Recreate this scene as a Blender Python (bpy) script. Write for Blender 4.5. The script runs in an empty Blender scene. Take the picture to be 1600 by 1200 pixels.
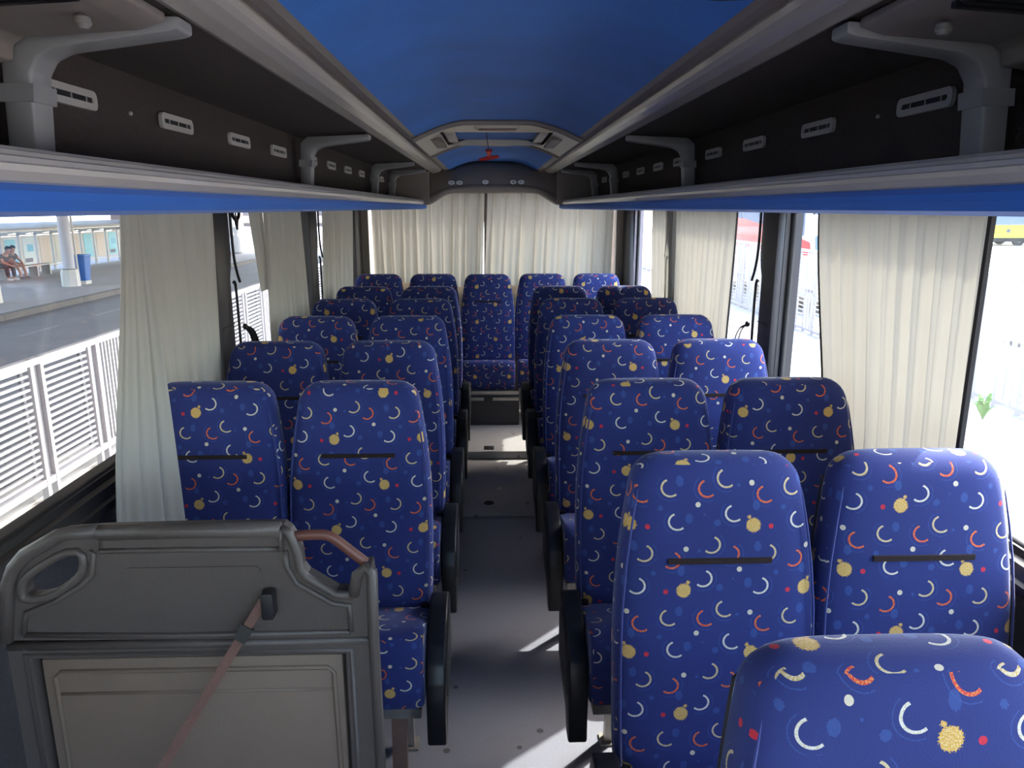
import bpy, bmesh, math, random
from mathutils import Vector, Matrix
random.seed(7)
R = math.radians
PI = math.pi
scene = bpy.context.scene
C = scene.collection

# ---------------------------------------------------------------- camera
F_PX, PITCH, YAW = 1164.0, R(13.3), R(1.82)
CAM = Vector((-0.045, 0.0, 1.75))
cd = bpy.data.cameras.new('camera')
cd.sensor_width = 36.0
cd.lens = 36.0 * F_PX / 1600.0
cd.clip_start = 0.02
cd.clip_end = 600
cam = bpy.data.objects.new('camera', cd)
cam.location = CAM
cam.rotation_euler = (PI / 2 - PITCH, 0, -YAW)
C.objects.link(cam)
scene.camera = cam

# ---------------------------------------------------------------- sky, sun, exposure
SUN_AZ = Vector((0.78, 0.625, 0)).normalized()       # where the sun stands: rear right of the bus
SUN_EL = R(48)
w = bpy.data.worlds.new('sky')
scene.world = w
w.use_nodes = True
nt = w.node_tree
nt.nodes.clear()
sky = nt.nodes.new('ShaderNodeTexSky')
sky.sky_type = 'NISHITA'
sky.sun_disc = False
sky.sun_elevation = SUN_EL
sky.sun_rotation = math.atan2(SUN_AZ.x, SUN_AZ.y)
sky.dust_density = 3.0
sky.ozone_density = 1.0
bg = nt.nodes.new('ShaderNodeBackground')
bg.inputs['Strength'].default_value = 0.72
wo = nt.nodes.new('ShaderNodeOutputWorld')
nt.links.new(sky.outputs[0], bg.inputs[0])
nt.links.new(bg.outputs[0], wo.inputs[0])
sl = bpy.data.lights.new('sun_offscreen', 'SUN')
sl.energy = 3.6
sl.angle = R(0.6)
sl.color = (1.0, 0.95, 0.86)
so = bpy.data.objects.new('sun_offscreen', sl)
sd = -(SUN_AZ * math.cos(SUN_EL) + Vector((0, 0, math.sin(SUN_EL))))
so.rotation_euler = sd.to_track_quat('-Z', 'Y').to_euler()
so.location = (20, 20, 30)
C.objects.link(so)
vs = scene.view_settings
vs.view_transform = 'Standard'
vs.look = 'None'
vs.exposure = 1.65
vs.gamma = 1.0
vs.use_curve_mapping = False
scene.cycles.max_bounces = 10
scene.cycles.diffuse_bounces = 6
scene.cycles.transparent_max_bounces = 16
scene.cycles.sample_clamp_indirect = 8.0

# ---------------------------------------------------------------- pixel helper (a pixel gives a direction only)
_r = Vector((math.cos(YAW), -math.sin(YAW), 0))
_fh = Vector((math.sin(YAW), math.cos(YAW), 0))
_f = _fh * math.cos(PITCH) - Vector((0, 0, math.sin(PITCH)))
_u = _fh * math.sin(PITCH) + Vector((0, 0, math.cos(PITCH)))

def at(u, v, **k):
    d = _r * ((u - 800) / F_PX) + _u * ((600 - v) / F_PX) + _f
    ax = 'xyz'.index(list(k)[0])
    t = (list(k.values())[0] - CAM[ax]) / d[ax]
    return CAM + d * t

# ---------------------------------------------------------------- materials
MATS = {}

def srgb(r, g, b):
    def f(c):
        c /= 255.0
        return c / 12.92 if c <= 0.04045 else ((c + 0.055) / 1.055) ** 2.4
    return (f(r), f(g), f(b), 1.0)

class NT:
    def __init__(s, m):
        s.t = m.node_tree
    def n(s, typ, **k):
        nd = s.t.nodes.new(typ)
        for a, b in k.items():
            setattr(nd, a, b)
        return nd
    def put(s, sock, val):
        if hasattr(val, 'is_output'):
            s.t.links.new(val, sock)
        else:
            sock.default_value = val
    def math(s, op, a, b=0.0, c=None):
        nd = s.n('ShaderNodeMath', operation=op)
        s.put(nd.inputs[0], a)
        s.put(nd.inputs[1], b)
        if c is not None:
            s.put(nd.inputs[2], c)
        return nd.outputs[0]
    def vec(s, op, a, b=(0, 0, 0)):
        nd = s.n('ShaderNodeVectorMath', operation=op)
        s.put(nd.inputs[0], a)
        if op != 'LENGTH':
            s.put(nd.inputs[1], b)
        return nd.outputs['Value'] if op in ('LENGTH', 'DOT_PRODUCT') else nd.outputs[0]
    def mix(s, fac, a, b):
        nd = s.n('ShaderNodeMix', data_type='RGBA')
        s.put(nd.inputs[0], fac)
        s.put(nd.inputs[6], a)
        s.put(nd.inputs[7], b)
        return nd.outputs[2]

def mat(name, col, rough=0.6, metal=0.0, noise=0.0, nscale=8.0, bump=0.0, bscale=60.0, spec=0.5, sheen=0.0, coat=0.0):
    if name in MATS:
        return MATS[name]
    m = bpy.data.materials.new(name)
    m.use_nodes = True
    t = NT(m)
    p = m.node_tree.nodes['Principled BSDF']
    p.inputs['Roughness'].default_value = rough
    p.inputs['Metallic'].default_value = metal
    p.inputs['Specular IOR Level'].default_value = spec
    p.inputs['Sheen Weight'].default_value = sheen
    p.inputs['Coat Weight'].default_value = coat
    tc = t.n('ShaderNodeTexCoord')
    nz = t.n('ShaderNodeTexNoise')
    nz.inputs['Scale'].default_value = nscale
    nz.inputs['Detail'].default_value = 5
    t.t.links.new(tc.outputs['Object'], nz.inputs['Vector'])
    k = max(noise, 0.02)
    dark = tuple(c * (1 - k) for c in col[:3]) + (1,)
    lite = tuple(min(1, c * (1 + k)) for c in col[:3]) + (1,)
    t.put(p.inputs['Base Color'], t.mix(nz.outputs['Fac'], dark, lite))
    if bump:
        n2 = t.n('ShaderNodeTexNoise')
        n2.inputs['Scale'].default_value = bscale
        n2.inputs['Detail'].default_value = 3
        t.t.links.new(tc.outputs['Object'], n2.inputs['Vector'])
        b = t.n('ShaderNodeBump')
        b.inputs['Strength'].default_value = bump
        b.inputs['Distance'].default_value = 0.01
        t.t.links.new(n2.outputs['Fac'], b.inputs['Height'])
        t.t.links.new(b.outputs[0], p.inputs['Normal'])
    MATS[name] = m
    return m

def seat_fabric():
    m = bpy.data.materials.new('seat_fabric')
    m.use_nodes = True
    t = NT(m)
    p = m.node_tree.nodes['Principled BSDF']
    S = 0.000285
    W, H = 935 * S, 490 * S
    CX, CY = 548, 445
    def P(x, y):
        return ((x - CX) * S, (CY - y) * S, 0)
    uv = t.n('ShaderNodeUVMap')
    oi = t.n('ShaderNodeObjectInfo')
    off = t.n('ShaderNodeCombineXYZ')
    t.put(off.inputs[0], t.math('MULTIPLY', oi.outputs['Random'], 3.7))
    t.put(off.inputs[1], t.math('MULTIPLY', oi.outputs['Random'], 9.1))
    q = t.vec('ADD', uv.outputs[0], off.outputs[0])
    sp = t.n('ShaderNodeSeparateXYZ')
    t.put(sp.inputs[0], q)
    gy = t.math('DIVIDE', sp.outputs[1], H)
    row = t.math('FLOOR', gy)
    fy = t.math('MULTIPLY', t.math('SUBTRACT', t.math('SUBTRACT', gy, row), 0.5), H)
    par = t.math('FLOORED_MODULO', row, 2.0)
    sign = t.math('MULTIPLY_ADD', par, -2.0, 1.0)
    gx = t.math('DIVIDE', sp.outputs[0], W)
    fx = t.math('MULTIPLY', t.math('SUBTRACT', t.math('FRACT', gx), 0.5), W)
    fx = t.math('MULTIPLY', fx, sign)
    cb = t.n('ShaderNodeCombineXYZ')
    t.put(cb.inputs[0], fx)
    t.put(cb.inputs[1], fy)
    pt = cb.outputs[0]
    nz = t.n('ShaderNodeTexNoise')
    nz.inputs['Scale'].default_value = 420
    nz.inputs['Detail'].default_value = 1
    t.put(nz.inputs['Vector'], q)
    fuzz = nz.outputs['Fac']
    def smaller(d, e):
        return t.math('LESS_THAN', d, e)
    def dist(x, y, sx=1.0):
        v = t.vec('SUBTRACT', pt, P(x, y))
        if sx != 1.0:
            v = t.vec('MULTIPLY', v, (sx, 1, 1))
        return t.vec('LENGTH', v)
    def minall(l):
        o = l[0]
        for k in l[1:]:
            o = t.math('MINIMUM', o, k)
        return o
    r0 = 60 * S
    ghosts = []
    def hook(x, y):
        v = t.vec('MULTIPLY', t.vec('SUBTRACT', pt, P(x - 18, y)), (0.92, 1.0, 1.0))
        L = t.vec('LENGTH', v)
        d = t.math('ABSOLUTE', t.math('SUBTRACT', L, r0))
        g = t.math('ABSOLUTE', t.math('SUBTRACT', L, r0 * 1.55))
        side = t.vec('DOT_PRODUCT', v, (-1.0, 0.62, 0))
        cut = t.math('GREATER_THAN', side, r0 * 0.22)
        cut2 = t.math('GREATER_THAN', side, -r0 * 0.2)
        ghosts.append(t.math('ADD', g, t.math('MULTIPLY', cut2, 0.05)))
        return t.math('ADD', d, cut)
    cream = minall([hook(510, 285), hook(935, 350)])
    white = minall([hook(450, 540), hook(880, 600)])
    red = minall([hook(655, 355), hook(210, 400)])
    ghost = minall(ghosts)
    blot = minall([dist(845, 300, 1.35), dist(265, 480, 1.35), dist(775, 575, 1.3), t.math('ADD', dist(560, 610), 12 * S),
                   t.math('ADD', dist(400, 330), 25 * S), t.math('ADD', dist(990, 500), 18 * S), t.math('ADD', dist(660, 545), 30 * S)])
    yel = dist(285, 630)
    sat = t.math('ADD', dist(318, 568), 40 * S)
    yel = minall([yel, sat])
    yel = t.math('ADD', yel, t.math('MULTIPLY', t.math('SUBTRACT', fuzz, 0.5), 0.010))
    dred = dist(150, 640)
    dcream = minall([dist(300, 315), dist(708, 472)])
    vn = t.n('ShaderNodeTexNoise')
    vn.inputs['Scale'].default_value = 6
    vn.inputs['Detail'].default_value = 4
    t.put(vn.inputs['Vector'], q)
    base = t.mix(vn.outputs['Fac'], (0.028, 0.040, 0.165, 1), (0.040, 0.056, 0.225, 1))
    pale = (0.06, 0.12, 0.36, 1)
    col = t.mix(t.math('MULTIPLY', smaller(t.math('ADD', blot, t.math('MULTIPLY', fuzz, 0.006)), 48 * S), 0.60), base, pale)
    col = t.mix(t.math('MULTIPLY', smaller(t.math('ADD', ghost, t.math('MULTIPLY', fuzz, 0.0028)), 0.0021), 0.55), col, pale)
    seg = t.math('GREATER_THAN', fuzz, 0.52)
    col = t.mix(smaller(cream, 0.0020), col, t.mix(seg, (0.72, 0.62, 0.42, 1), (0.62, 0.42, 0.14, 1)))
    col = t.mix(smaller(white, 0.0020), col, t.mix(seg, (0.78, 0.76, 0.70, 1), (0.66, 0.58, 0.40, 1)))
    col = t.mix(smaller(red, 0.0020), col, t.mix(seg, (0.70, 0.07, 0.06, 1), (0.80, 0.28, 0.08, 1)))
    col = t.mix(smaller(yel, 54 * S), col, t.mix(seg, (0.72, 0.42, 0.09, 1), (0.80, 0.58, 0.26, 1)))
    col = t.mix(smaller(dred, 19 * S), col, (0.66, 0.04, 0.07, 1))
    col = t.mix(smaller(dcream, 20 * S), col, (0.75, 0.66, 0.50, 1))
    t.put(p.inputs['Base Color'], col)
    p.inputs['Roughness'].default_value = 0.85
    p.inputs['Specular IOR Level'].default_value = 0.25
    p.inputs['Sheen Weight'].default_value = 0.30
    p.inputs['Sheen Roughness'].default_value = 0.4
    p.inputs['Sheen Tint'].default_value = (0.75, 0.80, 1.0, 1)
    b = t.n('ShaderNodeBump')
    b.inputs['Strength'].default_value = 0.25
    b.inputs['Distance'].default_value = 0.002
    t.put(b.inputs['Height'], fuzz)
    t.t.links.new(b.outputs[0], p.inputs['Normal'])
    return m

def curtain_mat(name, col, trans=0.5):
    m = bpy.data.materials.new(name)
    m.use_nodes = True
    t = NT(m)
    t.t.nodes.remove(t.t.nodes['Principled BSDF'])
    out = t.t.nodes['Material Output']
    tc = t.n('ShaderNodeTexCoord')
    nz = t.n('ShaderNodeTexNoise')
    nz.inputs['Scale'].default_value = 9
    nz.inputs['Detail'].default_value = 6
    t.t.links.new(tc.outputs['Object'], nz.inputs['Vector'])
    c = t.mix(nz.outputs['Fac'], tuple(x * 0.93 for x in col[:3]) + (1,), col)
    d = t.n('ShaderNodeBsdfDiffuse')
    tr = t.n('ShaderNodeBsdfTranslucent')
    mx = t.n('ShaderNodeMixShader')
    t.put(d.inputs[0], c)
    t.put(tr.inputs[0], c)
    mx.inputs[0].default_value = trans
    t.t.links.new(d.outputs[0], mx.inputs[1])
    t.t.links.new(tr.outputs[0], mx.inputs[2])
    t.t.links.new(mx.outputs[0], out.inputs[0])
    return m

def glass_mat(name, tint, gloss=0.06):
    m = bpy.data.materials.new(name)
    m.use_nodes = True
    t = NT(m)
    t.t.nodes.remove(t.t.nodes['Principled BSDF'])
    out = t.t.nodes['Material Output']
    a = t.n('ShaderNodeBsdfTransparent')
    a.inputs[0].default_value = tint
    g = t.n('ShaderNodeBsdfGlossy')
    g.inputs['Roughness'].default_value = 0.03
    mx = t.n('ShaderNodeMixShader')
    mx.inputs[0].default_value = gloss
    t.t.links.new(a.outputs[0], mx.inputs[1])
    t.t.links.new(g.outputs[0], mx.inputs[2])
    t.t.links.new(mx.outputs[0], out.inputs[0])
    return m

def floor_mat(name, col):
    m = bpy.data.materials.new(name)
    m.use_nodes = True
    t = NT(m)
    p = m.node_tree.nodes['Principled BSDF']
    tc = t.n('ShaderNodeTexCoord')
    sp = t.n('ShaderNodeTexNoise')
    sp.inputs['Scale'].default_value = 260
    sp.inputs['Detail'].default_value = 2
    st = t.n('ShaderNodeTexNoise')
    st.inputs['Scale'].default_value = 5
    st.inputs['Detail'].default_value = 8
    st.inputs['Roughness'].default_value = 0.7
    vo = t.n('ShaderNodeTexVoronoi')
    vo.inputs['Scale'].default_value = 7
    for n in (sp, st, vo):
        t.t.links.new(tc.outputs['Object'], n.inputs['Vector'])
    c = t.mix(sp.outputs['Fac'], tuple(x * 0.62 for x in col[:3]) + (1,), tuple(x * 1.35 for x in col[:3]) + (1,))
    stain = t.math('MULTIPLY', t.math('SUBTRACT', st.outputs['Fac'], 0.45), 2.0)
    stain.node.use_clamp = True
    c = t.mix(t.math('MULTIPLY', stain, 0.6), c, (0.20, 0.18, 0.16, 1))
    spot = t.math('LESS_THAN', vo.outputs['Distance'], 0.085)
    c = t.mix(t.math('MULTIPLY', spot, 0.7), c, (0.03, 0.03, 0.03, 1))
    t.put(p.inputs['Base Color'], c)
    p.inputs['Roughness'].default_value = 0.42
    return m

FABRIC = seat_fabric()
M_PIPE = mat('blue_piping', (0.034, 0.050, 0.23, 1), 0.8, sheen=0.3)
M_SLIT = mat('dark_brown_webbing', srgb(45, 28, 24), 0.8, bump=0.4, bscale=500)
M_BLACK = mat('black_plastic', srgb(26, 26, 29), 0.42, noise=0.1)
M_STEEL = mat('worn_steel', srgb(165, 160, 152), 0.4, 0.5, noise=0.25, nscale=20)
M_RUST = mat('rusty_steel', srgb(150, 120, 105), 0.6, 0.3, noise=0.5, nscale=14)
M_SHELL = mat('seat_shell', srgb(52, 52, 58), 0.6)
M_CARPET = mat('grey_carpet', srgb(78, 76, 80), 0.95, noise=0.35, nscale=160, bump=0.5, bscale=300)
M_RACK = mat('brown_rack_carpet', srgb(70, 60, 56), 0.95, noise=0.3, nscale=120, bump=0.4, bscale=260)
M_CEIL = mat('blue_ceiling_fabric', srgb(10, 116, 212), 0.85, noise=0.34, nscale=3.0, bump=0.15, bscale=120, sheen=0.15)
M_FASCIA = mat('blue_fascia_fabric', srgb(30, 104, 196), 0.8, noise=0.12, nscale=4, sheen=0.15)
M_RAIL = mat('light_grey_plastic', srgb(186, 178, 168), 0.28, noise=0.05, coat=0.25)
M_STRIP = mat('taupe_plastic', srgb(146, 135, 126), 0.5, noise=0.06)
M_BULK = mat('taupe_moulding', srgb(146, 135, 126), 0.5, noise=0.06)
M_BRKT = mat('bracket_grey', srgb(150, 148, 146), 0.42, noise=0.06)
M_VENT = mat('vent_grey', srgb(190, 182, 174), 0.5)
M_CREAM = mat('cream_plastic', srgb(212, 204, 188), 0.4, noise=0.05)
M_PILLAR = mat('pillar_trim', srgb(58, 55, 58), 0.45, noise=0.08)
M_PILLARL = mat('pale_pillar_trim', srgb(150, 140, 146), 0.5, noise=0.05)
M_RUBBER = mat('rubber', srgb(20, 20, 22), 0.55)
M_FLOOR = floor_mat('floor_vinyl', srgb(132, 134, 146))
M_FLOOR2 = floor_mat('worn_floor_vinyl', srgb(150, 148, 148))
M_PART = mat('partition_grey', srgb(84, 76, 72), 0.42, noise=0.06, bump=0.12, bscale=260)
M_PARTL = mat('partition_beige', srgb(120, 104, 90), 0.5, noise=0.05, bump=0.12, bscale=260)
M_BROWN = mat('brown_handle', srgb(112, 72, 62), 0.38, noise=0.08)
M_BELT = mat('brown_belt', srgb(110, 78, 68), 0.6, noise=0.1, bump=0.3, bscale=400)
M_RED = mat('red_plastic', srgb(190, 30, 28), 0.4)
M_WHITE = mat('white_print', srgb(238, 236, 232), 0.5)
M_INK = mat('black_print', srgb(16, 16, 18), 0.6)
M_CURT = curtain_mat('curtain_cream', srgb(200, 196, 186), 0.11)
M_GLASS = glass_mat('window_glass', (0.93, 0.95, 0.95, 1), 0.05)
M_EDGE = mat('dark_curtain_edge', srgb(60, 56, 54), 0.9)  # dark tone of the thin strips on the sunny side curtain edges

# ---------------------------------------------------------------- mesh helpers
def finish(name, bm, m, parent=None, smooth=False, uv=False, auto=None):
    bmesh.ops.recalc_face_normals(bm, faces=bm.faces)
    me = bpy.data.meshes.new(name)
    bm.to_mesh(me)
    bm.free()
    if m:
        me.materials.append(m)
    if smooth:
        me.shade_smooth()
        if auto:
            me.set_sharp_from_angle(angle=R(auto))
    if uv:
        box_uv(me)
    o = bpy.data.objects.new(name, me)
    C.objects.link(o)
    if parent:
        o.parent = parent
    return o

def box_uv(me):
    l = me.uv_layers.new(name='UVMap')
    for p in me.polygons:
        n = p.normal
        ax = max(range(3), key=lambda i: abs(n[i]) * (1.15 if i == 1 else 1))
        for li in p.loop_indices:
            c = me.vertices[me.loops[li].vertex_index].co
            if ax == 1:
                l.data[li].uv = (c.x, c.z)
            elif ax == 0:
                l.data[li].uv = (c.y + 0.11, c.z)
            else:
                l.data[li].uv = (c.x, c.z + c.y + .05)

def add_box(bm, x0, x1, y0, y1, z0, z1, bev=0.0, seg=2):
    b = bmesh.new()
    bmesh.ops.create_cube(b, size=1)
    for v in b.verts:
        v.co = Vector((x0 + (v.co.x + .5) * (x1 - x0), y0 + (v.co.y + .5) * (y1 - y0), z0 + (v.co.z + .5) * (z1 - z0)))
    if bev:
        bmesh.ops.bevel(b, geom=b.edges[:] + b.verts[:], offset=bev, segments=seg, profile=0.5, affect='EDGES')
    me = bpy.data.meshes.new('t')
    b.to_mesh(me)
    b.free()
    bm.from_mesh(me)
    bpy.data.meshes.remove(me)

def box(name, x0, x1, y0, y1, z0, z1, m, parent=None, bev=0.0, seg=2, smooth=None, uv=False):
    bm = bmesh.new()
    add_box(bm, x0, x1, y0, y1, z0, z1, bev, seg)
    return finish(name, bm, m, parent, smooth=bev > 0, uv=uv, auto=40 if bev > 0 else None)

def add_loft(bm, rings, cap=True, close=True):
    vr = [[bm.verts.new(p) for p in r] for r in rings]
    n = len(vr[0])
    for a, b in zip(vr, vr[1:]):
        for i in range(n if close else n - 1):
            j = (i + 1) % n
            bm.faces.new((a[i], a[j], b[j], b[i]))
    if cap:
        bm.faces.new(vr[0][::-1])
        bm.faces.new(vr[-1])
    return vr

def add_tube(bm, pts, r, sides=8, closed=False, flat=1.0):
    pts = [Vector(p) for p in pts]
    n = len(pts)
    rings = []
    up = None
    for i, p in enumerate(pts):
        if closed:
            d = pts[(i + 1) % n] - pts[i - 1]
        else:
            d = pts[min(i + 1, n - 1)] - pts[max(i - 1, 0)]
        d.normalize()
        if up is None:
            up = d.orthogonal().normalized()
        else:
            up = (up - d * up.dot(d)).normalized()
        s = d.cross(up)
        rr = r[i] if isinstance(r, (list, tuple)) else r
        rings.append([p + (up * math.cos(a) + s * math.sin(a) * flat) * rr for a in [2 * PI * k / sides for k in range(sides)]])
    if closed:
        rings.append(rings[0])
        vr = [[bm.verts.new(q) for q in rg] for rg in rings[:-1]]
        for i in range(n):
            a, b = vr[i], vr[(i + 1) % n]
            for k in range(sides):
                j = (k + 1) % sides
                bm.faces.new((a[k], a[j], b[j], b[k]))
    else:
        add_loft(bm, rings)

def tube(name, pts, r, m, parent=None, sides=8, closed=False, flat=1.0):
    bm = bmesh.new()
    add_tube(bm, pts, r, sides, closed, flat)
    return finish(name, bm, m, parent, smooth=True, auto=50)

def add_prism(bm, poly, axis, a0, a1):
    """poly: 2-D outline in the two other axes (in xyz order), extruded along axis from a0 to a1"""
    def P(p, a):
        return {'x': (a, p[0], p[1]), 'y': (p[0], a, p[1]), 'z': (p[0], p[1], a)}[axis]
    add_loft(bm, [[P(p, a0) for p in poly], [P(p, a1) for p in poly]])

def prism(name, poly, axis, a0, a1, m, parent=None, bev=0.0, seg=2):
    bm = bmesh.new()
    add_prism(bm, poly, axis, a0, a1)
    if bev:
        bmesh.ops.recalc_face_normals(bm, faces=bm.faces)
        bmesh.ops.bevel(bm, geom=bm.edges[:], offset=bev, segments=seg, profile=0.5, affect='EDGES', clamp_overlap=True)
    return finish(name, bm, m, parent, smooth=bev > 0, auto=40 if bev > 0 else None)

def lathe(name, prof, m, parent=None, sides=20, loc=(0, 0, 0), axis='z'):
    bm = bmesh.new()
    rings = []
    for r, h in prof:
        ring = []
        for k in range(sides):
            a = 2 * PI * k / sides
            p = (r * math.cos(a), r * math.sin(a), h)
            if axis == 'y':
                p = (p[0], p[2], p[1])
            if axis == 'x':
                p = (p[2], p[0], p[1])
            ring.append(Vector(p) + Vector(loc))
        rings.append(ring)
    add_loft(bm, rings)
    return finish(name, bm, m, parent, smooth=True, auto=40)

def empty(name, loc=(0, 0, 0), rz=0.0):
    o = bpy.data.objects.new(name, None)
    o.empty_display_size = 0.1
    o.location = loc
    o.rotation_euler = (0, 0, rz)
    C.objects.link(o)
    return o

def tag(o, label, cat, group=None):
    o['label'] = label
    o['category'] = cat
    if group:
        o['group'] = group
    return o

def struct(o, label=None):
    o['kind'] = 'structure'
    if label:
        o['label'] = label
    return o

def share(src, name, parent, loc=None, m=None):
    o = bpy.data.objects.new(name, src if isinstance(src, bpy.types.Mesh) else src.data)
    C.objects.link(o)
    o.parent = parent
    if loc is not None:
        o.location = loc
    return o

def rounded(x0, x1, y0, y1, r, n=4):
    pts = []
    for cx, cy, a0 in ((x1 - r, y1 - r, 0), (x0 + r, y1 - r, 90), (x0 + r, y0 + r, 180), (x1 - r, y0 + r, 270)):
        for k in range(n + 1):
            a = R(a0 + 90 * k / n)
            pts.append((cx + r * math.cos(a), cy + r * math.sin(a)))
    return pts

def smooth_path(pts, it=2, closed=False):
    pts = [Vector(p) for p in pts]
    for _ in range(it):
        o = []
        n = len(pts)
        rng = range(n) if closed else range(n - 1)
        if not closed:
            o.append(pts[0])
        for i in rng:
            a, b = pts[i], pts[(i + 1) % n]
            o += [a * .75 + b * .25, a * .25 + b * .75]
        if not closed:
            o.append(pts[-1])
        pts = o
    return pts

def add_plate(bm, outer, holes, y0, y1):
    """flat plate in xz with holes, from y0 to y1"""
    b = bmesh.new()
    edges = []
    for loop in [outer] + holes:
        vs_ = [b.verts.new((p[0], y0, p[1])) for p in loop]
        for i in range(len(vs_)):
            edges.append(b.edges.new((vs_[i], vs_[(i + 1) % len(vs_)])))
    bmesh.ops.triangle_fill(b, use_beauty=True, use_dissolve=False, edges=edges)
    g = bmesh.ops.extrude_face_region(b, geom=b.faces[:])
    for v in g['geom']:
        if isinstance(v, bmesh.types.BMVert):
            v.co.y = y1
    me = bpy.data.meshes.new('t')
    b.to_mesh(me)
    b.free()
    bm.from_mesh(me)
    bpy.data.meshes.remove(me)

# ================================================================ STRUCTURE OF THE BUS
WX = 1.16                 # inner half width
Y0, Y1 = -1.7, 6.72       # windscreen, rear wall
SILL, HEAD = 0.985, 1.76
FRONT = -1.7

# floor: three levels
floor = struct(box('floor', -WX, WX, Y0, 4.07, -0.06, 0.0, M_FLOOR))
fm = box('raised_mat', -WX, WX, 4.05, 5.02, -0.06, 0.028, M_FLOOR2, floor, bev=0.006)
fr = box('rear_step', -WX, WX, 4.99, Y1, -0.06, 0.085, M_FLOOR2, floor, bev=0.010)
# drain cover and small hatch in the aisle floor
dp = at(764, 787, z=0.028)
dr = box('floor_drain', dp.x - .045, dp.x + .045, dp.y - .055, dp.y + .055, 0.0285, 0.032, M_BRKT, floor, bev=0.002)
lathe('drain_ring', [(0.032, 0), (0.032, .003), (0.02, .003), (0.02, 0)], M_BLACK, dr, 20, (dp.x, dp.y, 0.0321))
dp = at(764, 700, z=0.085)
fh = box('floor_latch', dp.x - .035, dp.x + .035, dp.y - .04, dp.y + .04, 0.0855, 0.089, M_BLACK, floor, bev=0.002)

WIN = [(-1.55, 0.93), (1.12, 3.04), (3.22, 4.68), (4.87, 6.20)]   # openings along the sides

def side_wall(s, nm):
    bm = bmesh.new()
    xa, xb = s * WX, s * (WX + 0.07)
    add_box(bm, min(xa, xb), max(xa, xb), Y0, Y1, -0.06, SILL - 0.075)
    o = struct(finish('wall_' + nm, bm, M_CARPET))
    bm = bmesh.new()
    add_box(bm, min(xa, xb), max(xa, xb), Y0, Y1, HEAD, 2.2)
    finish('window_header', bm, M_STRIP, o)
    # sill: stepped black gasket and rail
    prof = [(s * 1.235, SILL - .075), (s * 1.235, SILL + .005), (s * 1.17, SILL + .005), (s * 1.165, SILL - .012),
            (s * 1.145, SILL - .016), (s * 1.135, SILL - .045), (s * 1.125, SILL - .05), (s * 1.125, SILL - .072)]
    prism('window_sill', prof, 'y', Y0, Y1, M_RUBBER, o)
    return o

wl = side_wall(-1, 'left')
wr = side_wall(1, 'right')
n = 0
for s in (-1, 1):
    for a, b in WIN:
        n += 1
        g = struct(box('window_%d' % n, s * 1.20 - .003, s * 1.20 + .003, a - .05, b + .05, SILL - .02, HEAD + .02, M_GLASS))
        bm = bmesh.new()
        for q in (rounded(a, b, SILL, HEAD, .05),):
            add_tube(bm, [(s * 1.19, p[0], p[1]) for p in q], 0.014, 6, True)
        finish('window_gasket', bm, M_RUBBER, g, True)

# pillars with moulded trim: broad above, a swept step, narrow below
def pillar(s, a, b, idx, m, rear=False):
    bm = bmesh.new()
    add_box(bm, min(s * 1.16, s * 1.23), max(s * 1.16, s * 1.23), a, b, SILL, HEAD)
    root = struct(finish('trim_%d' % idx, bm, m))
    w_ = b - a
    if rear:
        # rear corner: slanted moulded post
        prism('corner_moulding', [(a - .02, SILL), (b + .25, SILL), (b + .25, HEAD), (a + .03, HEAD)], 'x', s * 1.12, s * 1.165, M_PILLAR, root, 0.008)
        return root
    out = [(a, SILL), (b - .03, SILL), (b - .03, 1.46), (b - .01, 1.50), (b + .005, 1.56), (b + .005, HEAD), (a, HEAD)]
    prism('pillar_moulding', out, 'x', s * 1.128, s * 1.162, m, root, 0.008)
    # joint line and guide rail on the moulding
    bm = bmesh.new()
    add_box(bm, min(s * 1.124, s * 1.128), max(s * 1.124, s * 1.128), a + .01, b - .035, 1.268, 1.272)
    finish('joint_line', bm, M_RUBBER, root)
    path = [(s * 1.118, b - .005, HEAD), (s * 1.118, b - .005, 1.57), (s * 1.116, b + .012, 1.49), (s * 1.112, b + .034, 1.44)]
    tube('curtain_guide', smooth_path(path, 2), 0.006, M_BLACK, root)
    path = [(s * 1.122, b - .02, 1.44), (s * 1.120, b - .012, 1.45), (s * 1.120, b + .004, 1.42), (s * 1.120, b + .004, 1.10), (s * 1.122, b - .01, SILL + .01)]
    tube('lower_guide', smooth_path(path, 2), 0.006, M_BLACK, root)
    return root

idx = 0
PILL = {}
for s in (-1, 1):
    for a, b in ((0.93, 1.12), (3.04, 3.22), (4.68, 4.87)):
        idx += 1
        PILL[(s, a)] = pillar(s, a, b, idx, M_PILLAR)
    idx += 1
    pillar(s, 6.20, 6.50, idx, M_PILLARL, True)
    idx += 1
    pillar(s, Y0, -1.55, idx, M_PILLAR)

# rear wall with window
rw = bmesh.new()
add_box(rw, -WX, WX, 6.66, 6.74, -0.06, 1.12)
add_box(rw, -WX, WX, 6.66, 6.74, 1.90, 2.2)
add_box(rw, -WX - .07, -1.06, 6.50, 6.74, -0.06, 2.2)
add_box(rw, 1.06, WX + .07, 6.50, 6.74, -0.06, 2.2)
struct(finish('wall_rear', rw, M_STRIP))
struct(box('window_9', -1.07, 1.07, 6.695, 6.701, 1.03, 1.92, M_GLASS))
struct(box('trim_20', -0.078, -0.042, 6.64, 6.70, 1.05, 1.90, M_RUBBER))
# front wall with windscreen
fw = bmesh.new()
add_box(fw, -WX - .07, WX + .07, Y0 - .08, Y0, -0.06, 0.85)
add_box(fw, -WX - .07, WX + .07, Y0 - .08, Y0, 2.02, 2.2)
struct(finish('wall_front', fw, M_STRIP))
struct(box('window_10', -WX, WX, Y0 - .05, Y0 - .044, 0.84, 2.03, M_GLASS))

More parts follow.
